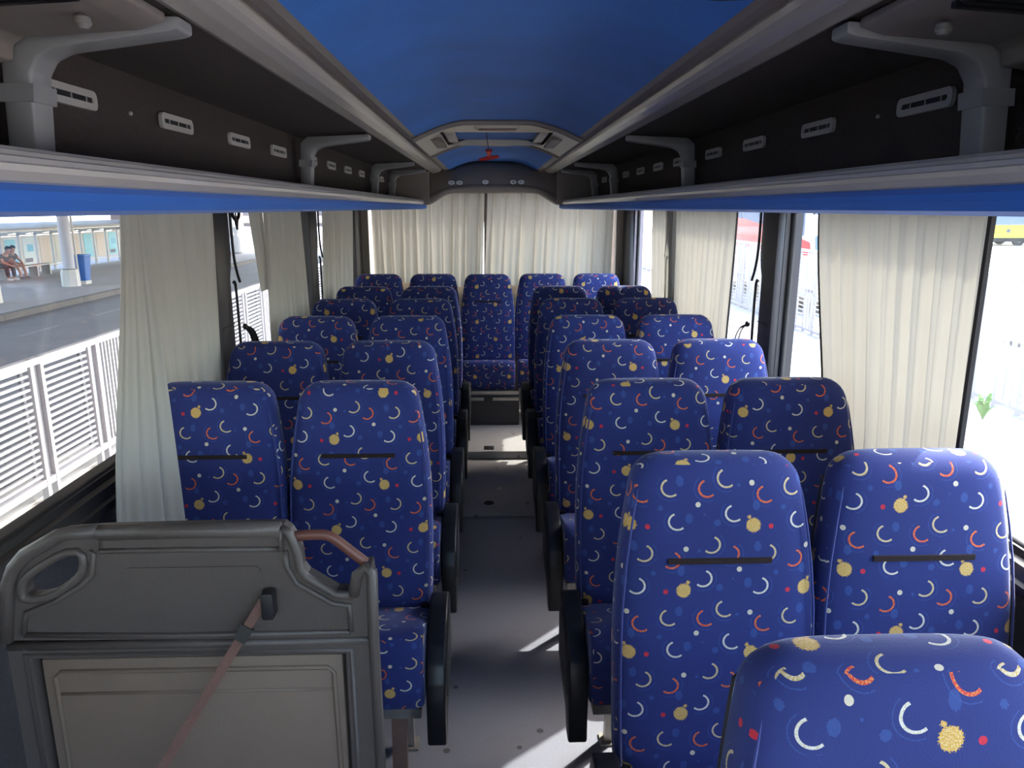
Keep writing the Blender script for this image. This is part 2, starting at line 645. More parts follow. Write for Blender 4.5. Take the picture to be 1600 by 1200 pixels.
# ceiling: arched blue lining, hatch opening left free
def zc(x):
    return 2.125 - 0.070 * max(0.0, (abs(x) - 0.14) / 0.22) ** 1.5

HX, HY0, HY1 = 0.26, 3.57, 4.30

def ceil_mesh():
    bm = bmesh.new()
    xs = [-0.36 + 0.72 * i / 24 for i in range(25)]
    xs = sorted(set([round(x, 4) for x in xs] + [-HX, HX]))
    ys = [Y0 + .0, 0, 1.2, 2.4, 3.2, HY0, HY1, 5.0, 5.8, 6.45]
    V = {}
    for i, x in enumerate(xs):
        for j, y in enumerate(ys):
            V[i, j] = bm.verts.new((x, y, zc(x)))
    for i in range(len(xs) - 1):
        for j in range(len(ys) - 1):
            if xs[i] >= -HX - 1e-6 and xs[i + 1] <= HX + 1e-6 and abs(ys[j] - HY0) < 1e-6:
                continue
            bm.faces.new((V[i, j], V[i + 1, j], V[i + 1, j + 1], V[i, j + 1]))
    return finish('ceiling', bm, M_CEIL, smooth=True)

ceil = struct(ceil_mesh())
# sewn seam of the lining near the front
for s in (-1, 1):
    pts = smooth_path([(s * .35, 1.22, zc(.35) - .001), (s * .31, 1.30, zc(.31) - .001), (s * .25, 1.33, zc(.25) - .001), (s * .2, 1.27, zc(.2) - .001), (s * .19, 1.1, zc(.19) - .001)], 3)
    tube('lining_seam', pts, 0.0025, M_INK, ceil, 5)
# outer roof shell
bm = bmesh.new()
add_box(bm, -WX - .07, WX + .07, Y0 - .08, HY0, 2.2, 2.26)
add_box(bm, -WX - .07, WX + .07, HY1, 6.74, 2.2, 2.26)
add_box(bm, -WX - .07, WX + .07, HY0, HY1, 2.2, 2.26)
finish('roof_shell', bm, M_STRIP, ceil)

# ---------------------------------------------------------------- luggage racks
VENT_Y = [1.30, 1.76, 2.21, 2.63, 3.12, 3.52, 3.94, 4.37, 4.80, 5.20]

def vent_meshes():
    bm = bmesh.new()
    for a in ((0.09, 0.017, 0.010),):
        add_plate(bm, rounded(-.09, .09, -.017, .017, .012), [rounded(-.076, .076, -.005, .005, .004, 2)], -0.004, 0.004)
    f = finish('vent', bm, M_VENT)
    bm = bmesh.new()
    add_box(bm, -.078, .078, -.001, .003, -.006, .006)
    sl_ = finish('slot', bm, M_BLACK)  # black colour stands in for the darkness inside the vent opening
    bm = bmesh.new()
    add_box(bm, -.0007, .0007, -.003, .000, -.0048, .0048)
    fn = finish('fin', bm, M_VENT)
    return f, sl_, fn

VM = vent_meshes()
for o in VM:
    C.objects.unlink(o)

def rack(s, label):
    root = tag(empty('luggage_rack', (s * 0.77, 2.4, 1.75)), label, 'luggage rack')
    inv = -Vector(root.location)
    def fix(o):
        o.location = inv
        return o
    A, B = Y0 + .02, 6.32
    X = lambda v: s * v
    # shelf under the luggage, its underside level with the window heads
    fix(prism('shelf', [(X(.58), 1.775), (X(.58), 1.757), (X(1.16), 1.757), (X(1.16), 1.79), (X(.80), 1.79)], 'y', A, B, M_RACK, root))
    # back panel, leaning out, and top panel
    fix(prism('back_panel', [(X(.768), 1.78), (X(.788), 1.78), (X(.80), 2.03), (X(.775), 2.03)], 'y', A, 6.0, M_RACK, root))
    fix(prism('top_panel', [(X(.49), 2.025), (X(.49), 2.045), (X(.80), 2.045), (X(.80), 2.015)], 'y', A, 6.0, M_RACK, root))
    # lower rail: ribbed rounded extrusion, two lengths with a butt joint
    prof = [(.600, 1.776), (.560, 1.773), (.546, 1.778), (.538, 1.788), (.537, 1.795), (.540, 1.797), (.541, 1.803), (.546, 1.805),
            (.549, 1.810), (.555, 1.811), (.559, 1.815), (.570, 1.816), (.585, 1.814), (.600, 1.806)]
    prof = [(X(a), b) for a, b in prof]
    fix(prism('lower_rail', prof, 'y', A, 3.03, M_RAIL, root))
    fix(prism('lower_rail', prof, 'y', 3.034, B, M_RAIL, root))
    # blue padded fascia
    fa = [(.552, 1.776), (.545, 1.768), (.545, 1.758), (.552, 1.746), (.575, 1.740), (.62, 1.742), (.62, 1.776)]
    fix(prism('fascia', [(X(a), b) for a, b in fa], 'y', A, B, M_FASCIA, root))
    # upper rail: flat lip, rounded glossy nose
    up = [(.505, 2.050), (.498, 2.026), (.480, 2.020), (.452, 2.026), (.430, 2.034), (.420, 2.042), (.415, 2.052), (.417, 2.062), (.46, 2.066)]
    fix(prism('upper_rail', [(X(a), b) for a, b in up], 'y', A, 6.26, M_RAIL, root))
    # groove line and taupe cove up to the lining
    co = [(.425, 2.060), (.412, 2.056), (.395, 2.050), (.375, 2.050), (.360, 2.056), (.352, 2.066), (.356, 2.072), (.42, 2.075)]
    fix(prism('cove', [(X(a), b) for a, b in co], 'y', A, 6.34, M_STRIP, root))
    # brackets
    for by in (1.17, 2.93, 4.66, 5.50):
        o_ = [(.485, 2.018), (.715, 2.008), (.742, 1.985), (.752, 1.80)]
        i_ = [(.712, 1.80), (.702, 1.940), (.688, 1.962), (.662, 1.974), (.50, 1.996), (.485, 2.0)]
        b = fix(prism('bracket', [(X(a), z) for a, z in o_ + i_], 'y', by, by + .055, M_BRKT, root, 0.005))
        j = prism('bracket_collar', [(X(.702), 1.90), (X(.751), 1.90), (X(.749), 1.925), (X(.699), 1.925)], 'y', by - .003, by + .058, M_BRKT, b)
    # end panel by the rear bulkhead
    fix(box('end_panel', min(X(.50), X(1.1)), max(X(.50), X(1.1)), 5.99, 6.03, 1.775, 2.05, M_BULK, root))
    # slotted air vents on the back panel
    for y in VENT_Y:
        x = .768 + .007 * .64 - .006
        v = share(VM[0], 'vent', root, Vector((X(x), y + .09 + (.05 if s > 0 else 0), 1.94)) + inv)
        v.rotation_euler = (0, 0, -s * PI / 2)
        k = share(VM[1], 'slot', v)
        for x in (-.045, 0.005, .055):
            share(VM[2], 'fin', v, (x, 0, 0))
    # studs on the back panel
    for y in (1.61, 5.42):
        q = lathe('stud', [(0.004, 0), (0.004, .004), (.002, .006)], M_VENT, root, 10, (0, 0, 0), 'x')
        q.location = Vector((X(.765), y, 1.935)) + inv
    # service housing in the bay over the camera: sloped box with knob and grille
    hs = [(.50, 2.008), (.535, 1.996), (.70, 1.985), (.716, 1.975), (.72, 1.955), (.775, 1.945), (.775, 2.02), (.50, 2.02)]
    h = fix(prism('service_housing', [(X(a), z) for a, z in hs], 'y', 0.45, 1.165, M_STRIP, root, 0.004))
    lathe('knob', [(0.004, 0), (0.010, -.004), (0.011, -.012), (0.006, -.018)], M_STEEL, h, 14, (X(.566), 1.06, 1.993))
    for k in range(9):
        prism('grille_bar', [(X(.53), 1.990), (X(.53), 1.998), (X(.70), 1.987), (X(.70), 1.979)], 'y', .80 + k * .022, .811 + k * .022, M_BLACK, h)
    return root

rack(-1, 'grey railed luggage rack with blue fascia above the partition side windows')
rack(1, 'grey railed luggage rack with blue fascia above the sunny side windows opposite the partition')

# ---------------------------------------------------------------- rear bulkhead over the back curtains
def bulkhead():
    bm = bmesh.new()
    N = 48
    cols = []
    for i in range(N + 1):
        x = -1.14 + 2.28 * i / N
        a = abs(x)
        top = zc(x) if a < .36 else 2.06 + (0 if a < .5 else -.0)
        # arched lower edge
        if a < .34:
            lo = 1.868
        elif a < .56:
            k = (a - .34) / .22
            lo = 1.868 - .098 * (3 * k * k - 2 * k ** 3)
        else:
            lo = 1.770
        z1 = lo
        col = []
        bulge = max(0, 1 - (a / .62) ** 4)
        for k, (tz, dy) in enumerate(((0, .03), (.04, 0.005), (.12, 0), (.24, .0), (.26, .012), (.30, .012), (.6, .035), (.85, .06), (1.0, .10))):
            z = lo + (top - lo) * tz
            col.append(bm.verts.new((x, 6.36 - .06 * bulge + dy, z)))
        col.insert(0, bm.verts.new((x, 6.44, lo)))
        cols.append(col)
    for a, b in zip(cols, cols[1:]):
        for k in range(len(a) - 1):
            bm.faces.new((a[k], b[k], b[k + 1], a[k + 1]))
    o = finish('trim_21', bm, M_BULK, smooth=True)
    so_ = o.modifiers.new('s', 'SOLIDIFY')
    so_.thickness = 0.012
    so_.offset = 1
    return struct(o)

bulkhead()

# seat number stickers on the bulkhead
def digits(txt, size, m, parent, loc):
    cu = bpy.data.curves.new('digits', 'FONT')
    cu.body = txt
    cu.size = size
    cu.align_x = 'CENTER'
    cu.align_y = 'CENTER'
    cu.extrude = 0.0004
    to = bpy.data.objects.new('tmp', cu)
    C.objects.link(to)
    dg = bpy.context.evaluated_depsgraph_get()
    me = bpy.data.meshes.new_from_object(to.evaluated_get(dg))
    bpy.data.objects.remove(to)
    me.materials.clear()
    me.materials.append(m)
    o = bpy.data.objects.new('digits', me)
    C.objects.link(o)
    o.parent = parent
    o.location = loc
    o.rotation_euler = (PI / 2, 0, 0)
    return o

STK = (('49', 705.5, 285.5, 'outer oval white sticker reading 49 in the pair on the partition side of the bulkhead'),
       ('50', 718, 285.5, 'inner oval white sticker reading 50 in the pair on the partition side of the bulkhead'),
       ('51', 758.5, 284.5, 'lone oval white sticker reading 51 in the middle of the grey bulkhead'),
       ('48', 802, 284.5, 'inner oval white sticker reading 48 in the pair on the sunny side of the bulkhead'),
       ('47', 814.5, 284.5, 'outer oval white sticker reading 47 in the pair on the sunny side of the bulkhead'))
for t_, u, v, lab in STK:
    p = at(u, v, y=6.30)
    root = tag(empty('seat_number_sticker', (p.x, 6.302, p.z)), lab, 'sticker')
    bm = bmesh.new()
    add_prism(bm, [(.032 * math.cos(2 * PI * k / 24), .021 * math.sin(2 * PI * k / 24)) for k in range(24)], 'y', 0.0, .012)
    finish('border', bm, M_INK, root)
    bm = bmesh.new()
    add_prism(bm, [(.0285 * math.cos(2 * PI * k / 24), .0175 * math.sin(2 * PI * k / 24)) for k in range(24)], 'y', -0.001, .0)
    finish('disc', bm, M_WHITE, root)
    digits(t_, .026, M_INK, root, (0, -.0015, 0))
    for sx in (-1, 1):
        box('tick', min(sx * .018, sx * .026), max(sx * .018, sx * .026), -.002, -.001, -.0015, .0015, M_INK, root)

# ---------------------------------------------------------------- roof hatch with red pull handle
def roof_hatch():
    root = tag(empty('roof_hatch', (0, 3.96, 2.10)), 'cream framed roof hatch in the blue ceiling with two recessed grips', 'roof hatch')
    inv = -Vector(root.location)
    OX, OY0, OY1 = 0.372, 3.44, 4.52
    bm = bmesh.new()
    def strip(x0, x1, y0, y1, d0, d1, n=14):
        rings = []
        for i in range(n + 1):
            x = x0 + (x1 - x0) * i / n
            z = zc(x)
            rings.append([(x, y0, z - d0), (x, y1, z - d0), (x, y1, z + d1), (x, y0, z + d1)])
        add_loft(bm, rings)
    strip(-OX, OX, OY0, HY0, .010, .004)
    strip(-OX, OX, HY1, OY1, .010, .004)
    strip(-OX, -HX, HY0, HY1, .010, .004, 4)
    strip(HX, OX, HY0, HY1, .010, .004, 4)
    fr_ = finish('frame', bm, M_CREAM, root)
    fr_.location = inv
    for y in (OY0, OY1):
        tube('frame_edge', [(-OX + 2 * OX * i / 20, y, zc(-OX + 2 * OX * i / 20) - .010) for i in range(21)], .012, M_STRIP, root, 6).location = inv
    # recess walls and blue lid lining
    bm = bmesh.new()
    for a in ((-HX - .01, -HX, HY0 - .01, HY1 + .01), (HX, HX + .01, HY0 - .01, HY1 + .01), (-HX, HX, HY0 - .01, HY0), (-HX, HX, HY1, HY1 + .01)):
        add_box(bm, *a, 2.085, 2.13)
    finish('recess_wall', bm, M_CREAM, root).location = inv
    bm = bmesh.new()
    add_box(bm, -HX - .03, HX + .03, HY0 - .03, HY1 + .03, 2.116, 2.156)
    finish('lid', bm, M_CEIL, root).location = inv
    for s in (-1, 1):
        box('corner_block', min(s * .20, s * .249), max(s * .20, s * .249), HY0 + .10, HY1 - .12, 2.09, 2.115, M_CREAM, root, .008).location = inv
        box('slot', min(s * .262, s * .315), max(s * .262, s * .315), 3.72, 4.22, zc(.29) - .022, zc(.29) - .010, M_STRIP, root).location = inv
    for y, nm in ((3.53, 'grip'), (4.41, 'grip')):
        g = box(nm, -.10, .10, y - .05, y + .05, zc(0) - .030, zc(0) - .012, M_CREAM, root, .008)
        g.location = inv
        q = prism('grip_recess', rounded(-.085, .085, y - .028, y + .028, .02), 'z', zc(0) - .034, zc(0) - .028, M_BROWN, g)
    return root

roof_hatch()
hp = at(764, 240, y=4.0)
hroot = tag(empty('pull_handle', (hp.x, 4.0, hp.z)), 'small red T-shaped pull handle hanging on a thin cord below the roof hatch', 'handle')
tube('cord', smooth_path([(-.012, -.42, zc(0) - .035 - hp.z), (-.014, -.25, .10), (-.008, -.08, .05), (0, 0, .024)], 2), 0.0022, M_INK, hroot, 5)
prism('stem', [(-.011, -.018), (.011, -.018), (.011, .006), (.018, .010), (.014, .024), (0, .020), (-.014, .024), (-.018, .010), (-.011, .006)], 'y', -.008, .008, M_RED, hroot, .002)
tube('crossbar', [(-.052, 0, -.030), (-.03, 0, -.027), (0, 0, -.022), (.03, 0, -.018), (.052, 0, -.014)], [.006, .009, .010, .009, .006], M_RED, hroot)

# ================================================================ SEATS
def sect(w_, d, yc, z, n=7, p=3.2):
    """rounded cross-section of a cushion at height z"""
    pts = []
    N = 4 * n
    for k in range(N):
        a = 2 * PI * k / N + PI / N
        c, s_ = math.cos(a), math.sin(a)
        x = math.copysign(abs(c) ** (2 / p), c) * w_
        y = math.copysign(abs(s_) ** (2 / p), s_) * d
        pts.append((x, yc + y, z))
    return pts

def yc_at(z):
    return -0.088 + (z - 0.5) / 0.7 * 0.088 - 0.012 * math.sin((z - .5) / .7 * PI)

def w_at(z):
    tab = [(.50, .214), (.60, .220), (.80, .222), (.92, .219), (1.02, .210), (1.10, .198), (1.165, .187)]
    for (a, wa), (b, wb) in zip(tab, tab[1:]):
        if z <= b:
            return wa + (wb - wa) * (z - a) / (b - a)
    return tab[-1][1]

def backrest_mesh():
    bm = bmesh.new()
    rings = [sect(.19, .035, yc_at(.495), .495), sect(.210, .05, yc_at(.503), .503)]
    for z in (.52, .58, .66, .74, .82, .90, .97, 1.03, 1.08, 1.12, 1.15):
        rings.append(sect(w_at(z), .056, yc_at(z), z, p=4.2))
    w0 = w_at(1.165)
    for k in range(1, 8):
        a = R(k * 90 / 7)
        z = 1.16 + .066 * math.sin(a)
        rings.append(sect(w0 - .070 + .070 * math.cos(a), .006 + .050 * math.cos(a) ** .85, yc_at(z), z, p=4.2 - 1.2 * math.sin(a)))
    add_loft(bm, rings)
    o = finish('backrest', bm, FABRIC, None, True, True)
    return o

def piping_mesh(s):
    bm = bmesh.new()
    col = [(s * (w_at(z) - .010), yc_at(z) - .049, z) for z in (.54, .66, .78, .90, 1.0, 1.08, 1.14, 1.165)]
    add_tube(bm, col, [.0026] * 6 + [.0018, .0004], 5)
    return finish('piping', bm, M_PIPE, None, True)

def cushion_mesh():
    bm = bmesh.new()
    # side profile rings along x
    prof = [(-.09, .40), (-.09, .515), (-.14, .527), (-.24, .552), (-.33, .578), (-.375, .586), (-.405, .578), (-.424, .552), (-.426, .51), (-.420, .42), (-.415, .37), (-.400, .352), (-.25, .352)]
    prof = [Vector((0, a, b)) for a, b in prof]
    sm = smooth_path(prof, 1, True)
    cen = Vector((0, -.25, .46))
    rings = []
    for x, k in ((-.212, .86), (-.211, .93), (-.205, .97), (-.19, 1.0), (-.10, 1.012), (0, 1.015), (.10, 1.012), (.19, 1.0), (.205, .97), (.211, .93), (.212, .86)):
        rings.append([Vector((x, 0, 0)) + cen + (p - cen) * k for p in sm])
    add_loft(bm, rings)
    return finish('cushion', bm, FABRIC, None, True, True, 50)

def slit_mesh():
    bm = bmesh.new()
    rings = []
    for i in range(13):
        x = -.112 + .224 * i / 12
        z = 1.012
        y = yc_at(z) - .056 * (1 - abs(x / w_at(z)) ** 4.2) ** (1 / 4.2)
        rings.append([(x, y - .004, z - .006), (x, y - .004, z + .006), (x, y + .004, z + .006), (x, y + .004, z - .006)])
    add_loft(bm, rings)
    return finish('zip_slit', bm, M_SLIT)

def armrest_mesh():
    bm = bmesh.new()
    pr_ = [(-.11, .34), (-.11, .53), (-.13, .575), (-.17, .592), (-.23, .588), (-.30, .566), (-.36, .528), (-.395, .488), (-.415, .44), (-.422, .39), (-.422, .245), (-.37, .245), (-.33, .30), (-.20, .325)]
    add_prism(bm, pr_, 'x', -.028, .028)
    bmesh.ops.recalc_face_normals(bm, faces=bm.faces)
    bmesh.ops.bevel(bm, geom=bm.edges[:], offset=.007, segments=2, profile=.5, affect='EDGES', clamp_overlap=True)
    return finish('armrest', bm, M_BLACK, None, True, auto=45)

def armrest_recess(s):
    bm = bmesh.new()
    pr_ = [(-.15, .38), (-.15, .51), (-.19, .55), (-.26, .542), (-.33, .505), (-.37, .45), (-.37, .37), (-.30, .355)]
    add_prism(bm, pr_, 'x', min(s * .026, s * .030), max(s * .026, s * .030))
    return finish('armrest_inlay', bm, M_SHELL)

def shell_mesh():
    bm = bmesh.new()
    rings = []
    for z in (.50, .62, .74, .86, .98, 1.08, 1.15, 1.19):
        w_ = (w_at(z) if z < 1.165 else .135) - .012
        y = yc_at(z) + .056
        rings.append([(-w_, y - .02, z), (-w_, y + .004, z), (-w_ * .8, y + .012, z), (w_ * .8, y + .012, z), (w_, y + .004, z), (w_, y - .02, z)])
    add_loft(bm, rings)
    return finish('back_shell', bm, M_SHELL, None, True, auto=40)

def frame_mesh():
    bm = bmesh.new()
    add_box(bm, -.20, .20, -.40, -.37, .322, .352)
    add_box(bm, -.20, .20, -.15, -.12, .322, .395)
    add_box(bm, -.20, -.17, -.40, -.06, .322, .352)
    add_box(bm, .17, .20, -.40, -.06, .322, .352)
    add_box(bm, -.20, -.16, -.09, -.05, .322, .52)
    add_box(bm, .16, .20, -.09, -.05, .322, .52)
    return finish('seat_frame', bm, M_STEEL)

def leg_mesh(zf, front):
    bm = bmesh.new()
    if front:
        add_loft(bm, [[(x, y + dy, z) for x, y in ((-.022, -.012), (.022, -.012), (.022, .012), (-.022, .012))] for z, dy in ((zf + .008, -.02), (.323, 0))])
        add_box(bm, -.035, .035, -.05, .02, zf, zf + .008)
    else:
        add_loft(bm, [[(x, y + dy, z) for x, y in ((-.016, -.016), (.016, -.016), (.016, .016), (-.016, .016))] for z, dy in ((zf + .008, .03), (.323, 0))])
        add_box(bm, -.03, .03, 0.0, .06, zf, zf + .008)
    return finish('leg', bm, M_RUST if front else M_STEEL)

SM = {k: f() for k, f in dict(backrest=backrest_mesh, cushion=cushion_mesh, zip_slit=slit_mesh, armrest=armrest_mesh, back_shell=shell_mesh, seat_frame=frame_mesh).items()}
PIPES = [piping_mesh(-1), piping_mesh(1)]
INLAY = {s: armrest_recess(s) for s in (-1, 1)}
LEGS = {}
for o in list(SM.values()) + PIPES + list(INLAY.values()):
    C.objects.unlink(o)

def seat(x, yr, zf, aisle, label, group=None):
    """aisle: -1 / +1 = side on which the armrest sits, 0 = none"""
    root = tag(empty('passenger_chair', (x, yr, 0)), label, 'bus seat', group)
    for k in ('cushion', 'zip_slit', 'back_shell', 'seat_frame'):
        share(SM[k], k, root)
    b = share(SM['backrest'], 'backrest', root)
    for q in PIPES:
        share(q, 'piping', b)
    for sd_ in ([aisle] if aisle in (-1, 1) else ([-1, 1] if aisle == 2 else [])):
        a = share(SM['armrest'], 'armrest', root, (sd_ * .246, 0, 0))
        share(INLAY[sd_], 'armrest_inlay', a)
        pv = box('armrest_pivot', -.02, .02, -.15, -.11, .50, .54, M_BLACK, root)
        pv.location = (sd_ * .205, 0, 0)
    for fr_, yy in ((True, -.34), (False, -.14)):
        key = (zf, fr_)
        if key not in LEGS:
            l = leg_mesh(zf, fr_)
            C.objects.unlink(l)
            LEGS[key] = l
        for lx in (-.10, .13):
            share(LEGS[key], 'leg', root, (lx, yy, 0))
    return root

ROWY = {-1: .805, 0: 1.545, 1: 2.27, 2: 2.99, 3: 3.71, 4: 4.43, 5: 5.15, 6: 6.14}
ORD = {1: 'first', 2: 'second', 3: 'third', 4: 'fourth', 5: 'fifth'}
def zf_of(y):
    return 0.0 if y < 4.4 else (0.028 if y < 5.2 else 0.085)
for r_ in range(1, 6):
    y = ROWY[r_]
    seat(-.447, y, zf_of(y), 1, 'blue patterned aisle seat in the %s row behind the grey partition' % ORD[r_])
    seat(-.896, y, zf_of(y), 0, 'blue patterned window seat in the %s row behind the grey partition' % ORD[r_])
RN = {-1: 'front row, ahead of the partition', 0: 'row level with the partition', 1: 'first row behind the partition', 2: 'second row behind the partition',
      3: 'third row behind the partition', 4: 'fourth row behind the partition', 5: 'fifth row, next to the rear bench'}
for r_ in range(-1, 6):
    y = ROWY[r_]
    seat(.449, y, zf_of(y), -1, 'blue patterned aisle seat across from the partition, %s' % RN[r_])
    if r_ >= 0:
        seat(.895, y, zf_of(y), 0, 'blue patterned window seat across from the partition, %s' % RN[r_])
y = ROWY[6]
seat(-.937, y, .085, 0, 'blue patterned rear bench seat in the corner under sticker 49, half hidden by curtain')
seat(-.494, y, .085, 0, 'blue patterned rear bench seat next to the middle one, beneath a drooping curtain hem')
seat(-.050, y - .03, .085, 0, 'blue patterned rear middle seat facing straight down the aisle under sticker 51')
seat(.395, y, .085, 0, 'blue patterned rear bench seat between the middle seat and the sunny corner seat')
seat(.842, y, .085, 0, 'blue patterned rear bench seat in the corner under sticker 47')

# plinth below the rear middle seat with metal strips
rp = tag(empty('seat_plinth', (-.050, 5.66, .085)), 'black plinth with pale metal strips under the rear middle seat', 'plinth')
box('kick_board', -.24, .24, -.02, .02, 0, .24, M_SHELL, rp)
box('metal_strip', -.235, .235, -.03, -.02, .25, .275, M_STEEL, rp, .003)
box('metal_strip', -.235, .235, -.03, -.02, .20, .225, M_STEEL, rp, .003)
box('latch', -.035, .035, -.045, -.028, .195, .235, M_BLACK, rp, .004)

# ================================================================ PARTITION
def cp(x, y):                       # crop pixel of the partition zoom -> xz on its plane
    p = at(x / 2.2857, 780 + y / 2.2857, y=1.40)
    return (p.x, p.z)

pt_ = tag(empty('partition', (-.63, 1.42, 0)), 'grey moulded partition with beige door panel and cut-out handles before the first seat row', 'partition')
inv = -Vector(pt_.location)
LB = cp(25, 500)[0]
RB = cp(1338, 560)[0]
zmid = cp(600, 508)[1]
outer = [cp(22, 505), cp(30, 300), cp(48, 250), cp(90, 200), cp(215, 128), cp(250, 120), cp(355, 113), cp(680, 104), cp(1005, 100), cp(1030, 118), cp(1050, 150), cp(1068, 190),
         cp(1075, 250), cp(1095, 275), cp(1200, 335), cp(1262, 335), cp(1272, 270), cp(1300, 238), cp(1325, 236), cp(1332, 280), (RB, zmid)]
holeL = smooth_path([Vector((*cp(*q), 0)) for q in ((78, 300), (110, 262), (225, 190), (295, 186), (302, 250), (270, 292), (190, 345), (100, 362), (78, 345))], 1, True)
holeL = [(p.x, p.y) for p in holeL]
bm = bmesh.new()
add_plate(bm, outer, [holeL], 1.400, 1.440)
finish('upper_panel', bm, M_PART, pt_, False).location = inv
bm = bmesh.new()
def rim(pts, r=.013, closed=False, y=1.400):
    add_tube(bm, [(p[0], y, p[1]) for p in pts], r, 8, closed)
rim(outer[:7], .015)
rim([cp(355, 120), cp(680, 111), cp(1003, 108)], .017)
rim(holeL, .009, True)
rim([cp(1005, 104), cp(1030, 120), cp(1045, 150), cp(1062, 190), cp(1072, 250), cp(1095, 278), cp(1200, 340), cp(1262, 342)], .010)
rim([cp(1262, 342), cp(1276, 270), cp(1308, 242), cp(1328, 262), (RB, zmid), (RB + .004, .02)], .012)
finish('edge_bead', bm, M_PART, pt_, True).location = inv
# pressed ridges: inner contour, horizontal crease and shallow plate
bm = bmesh.new()
rim([cp(320, 185), cp(335, 195), cp(330, 270), cp(290, 310), cp(200, 365), cp(95, 405), cp(88, 480)], .006, y=1.399)
rim([cp(1020, 182), cp(1025, 240), cp(1060, 300), cp(1190, 372), cp(1248, 378), cp(1256, 470)], .006, y=1.399)
rim([cp(357, 186), cp(680, 180), cp(1003, 178)], .006, y=1.400)
rim([cp(90, 484), cp(600, 486), cp(1252, 474)], .006, y=1.399)
finish('pressed_ridge', bm, M_PART, pt_, True).location = inv
a, b = cp(440, 245), cp(945, 410)
bm = bmesh.new()
add_prism(bm, rounded(a[0], b[0], b[1], a[1], .012), 'y', 1.3975, 1.401)
finish('blank_plate', bm, M_PART, pt_).location = inv
# seam between cap and wing
bm = bmesh.new()
rim([cp(356, 112), cp(354, 180)], .004, y=1.392)
rim([cp(1004, 104), cp(1006, 178)], .004, y=1.392)
finish('cap_seam', bm, M_PART, pt_, True).location = inv
# lower half: beige frame around a recessed door panel
a, b = cp(118, 556), cp(1238, 556)
ix0, ix1, iz1 = a[0], b[0], (a[1] + b[1]) / 2
bm = bmesh.new()
add_plate(bm, [(LB - .004, .02), (RB, .02), (RB, zmid), (LB, zmid)], [[(ix0, .09), (ix1, .09), (ix1, iz1), (ix0, iz1)]], 1.396, 1.444)
bmesh.ops.recalc_face_normals(bm, faces=bm.faces)
finish('lower_frame', bm, M_PART, pt_).location = inv
bm = bmesh.new()
rim([(LB, zmid - .006), ((LB + RB) / 2, zmid - .006), (RB, zmid - .006)], .010, y=1.402)
rim([(ix0 - .012, .1), (ix0 - .012, iz1 + .008), (ix1 + .012, iz1 + .008), (ix1 + .012, .1)], .008, y=1.399)
finish('frame_bead', bm, M_PART, pt_, True).location = inv
bm = bmesh.new()
add_box(bm, ix0, ix1, 1.430, 1.436, .09, iz1)
finish('backing_plate', bm, M_PART, pt_).location = inv
dpn = box('door_panel', ix0 + .008, ix1 - .010, 1.408, 1.432, .095, iz1 - .010, M_PARTL, pt_, .006)
dpn.location = inv
c0, c1 = cp(190, 625), cp(1190, 612)
bm = bmesh.new()
add_tube(bm, [(c0[0], 1.408, .14), (c0[0], 1.408, c0[1] - .012), (c0[0] + .012, 1.408, c0[1]), (c1[0] - .012, 1.408, c0[1]), (c1[0], 1.408, c0[1] - .012), (c1[0] + .008, 1.408, .14)], .006, 6)
c2 = cp(190, 705)
add_tube(bm, [(c0[0], 1.409, c2[1]), (c1[0], 1.409, c2[1])], .004, 6)
finish('door_ridge', bm, M_PARTL, dpn, True)
for q in ((92, 528), (670, 519)):
    p = cp(*q)
    lathe('plug', [(0.006, 0), (0.006, -.002), (0.004, -.003)], M_PART, pt_, 12, (0, 0, 0), 'y').location = Vector((p[0], 1.396, p[1])) + inv
# brown grab handle over the right cut-out
hp_ = [cp(1048, 146), cp(1100, 140), cp(1155, 140), cp(1185, 152), cp(1240, 195), cp(1300, 240)]
o = tube('grab_handle', smooth_path([(p[0], 1.418, p[1]) for p in hp_], 2), .0105, M_BROWN, pt_, 10, flat=1.3)
o.location = inv
# metal foot
box('foot', RB - .05, RB, 1.40, 1.44, 0, .02, M_STEEL, pt_).location = inv
box('foot', LB, LB + .05, 1.40, 1.44, 0, .02, M_STEEL, pt_).location = inv

# belt with buckle, fastened to the partition and led down towards the step well
bt = tag(empty('safety_belt', (-.5, 1.39, .9)), 'brown webbing belt with dark buckle stretched diagonally down the partition', 'belt')
inv2 = -Vector(bt.location)
t0 = cp(950, 385)
e0 = at(412, 938, y=1.385)
e1 = at(245, 1215, y=1.30)
def ribbon(a, b, wd, th):
    a, b = Vector(a), Vector(b)
    d = (b - a).normalized()
    s_ = d.cross(Vector((0, -1, 0))).normalized()
    nn = d.cross(s_).normalized()
    bmm = bmesh.new()
    rings = []
    for k in range(7):
        p = a.lerp(b, k / 6)
        rings.append([p - s_ * wd - nn * th, p + s_ * wd - nn * th, p + s_ * wd + nn * th, p - s_ * wd + nn * th])
    add_loft(bmm, rings)
    return bmm
finish('webbing', ribbon(e0, e1 + (e1 - e0) * .6, .0095, .0015), M_BELT, bt).location = inv2
mid = e0.lerp(e1, .17)
finish('slider', ribbon(e0.lerp(e1, .15), e0.lerp(e1, .23), .0135, .005), M_BLACK, bt).location = inv2
top = at(419, 930, y=1.388)
o = prism('anchor', rounded(top.x - .010, top.x + .014, top.z - .045, top.z + .012, .005), 'y', 1.368, 1.398, M_BLACK, bt, .003)
o.location = inv2

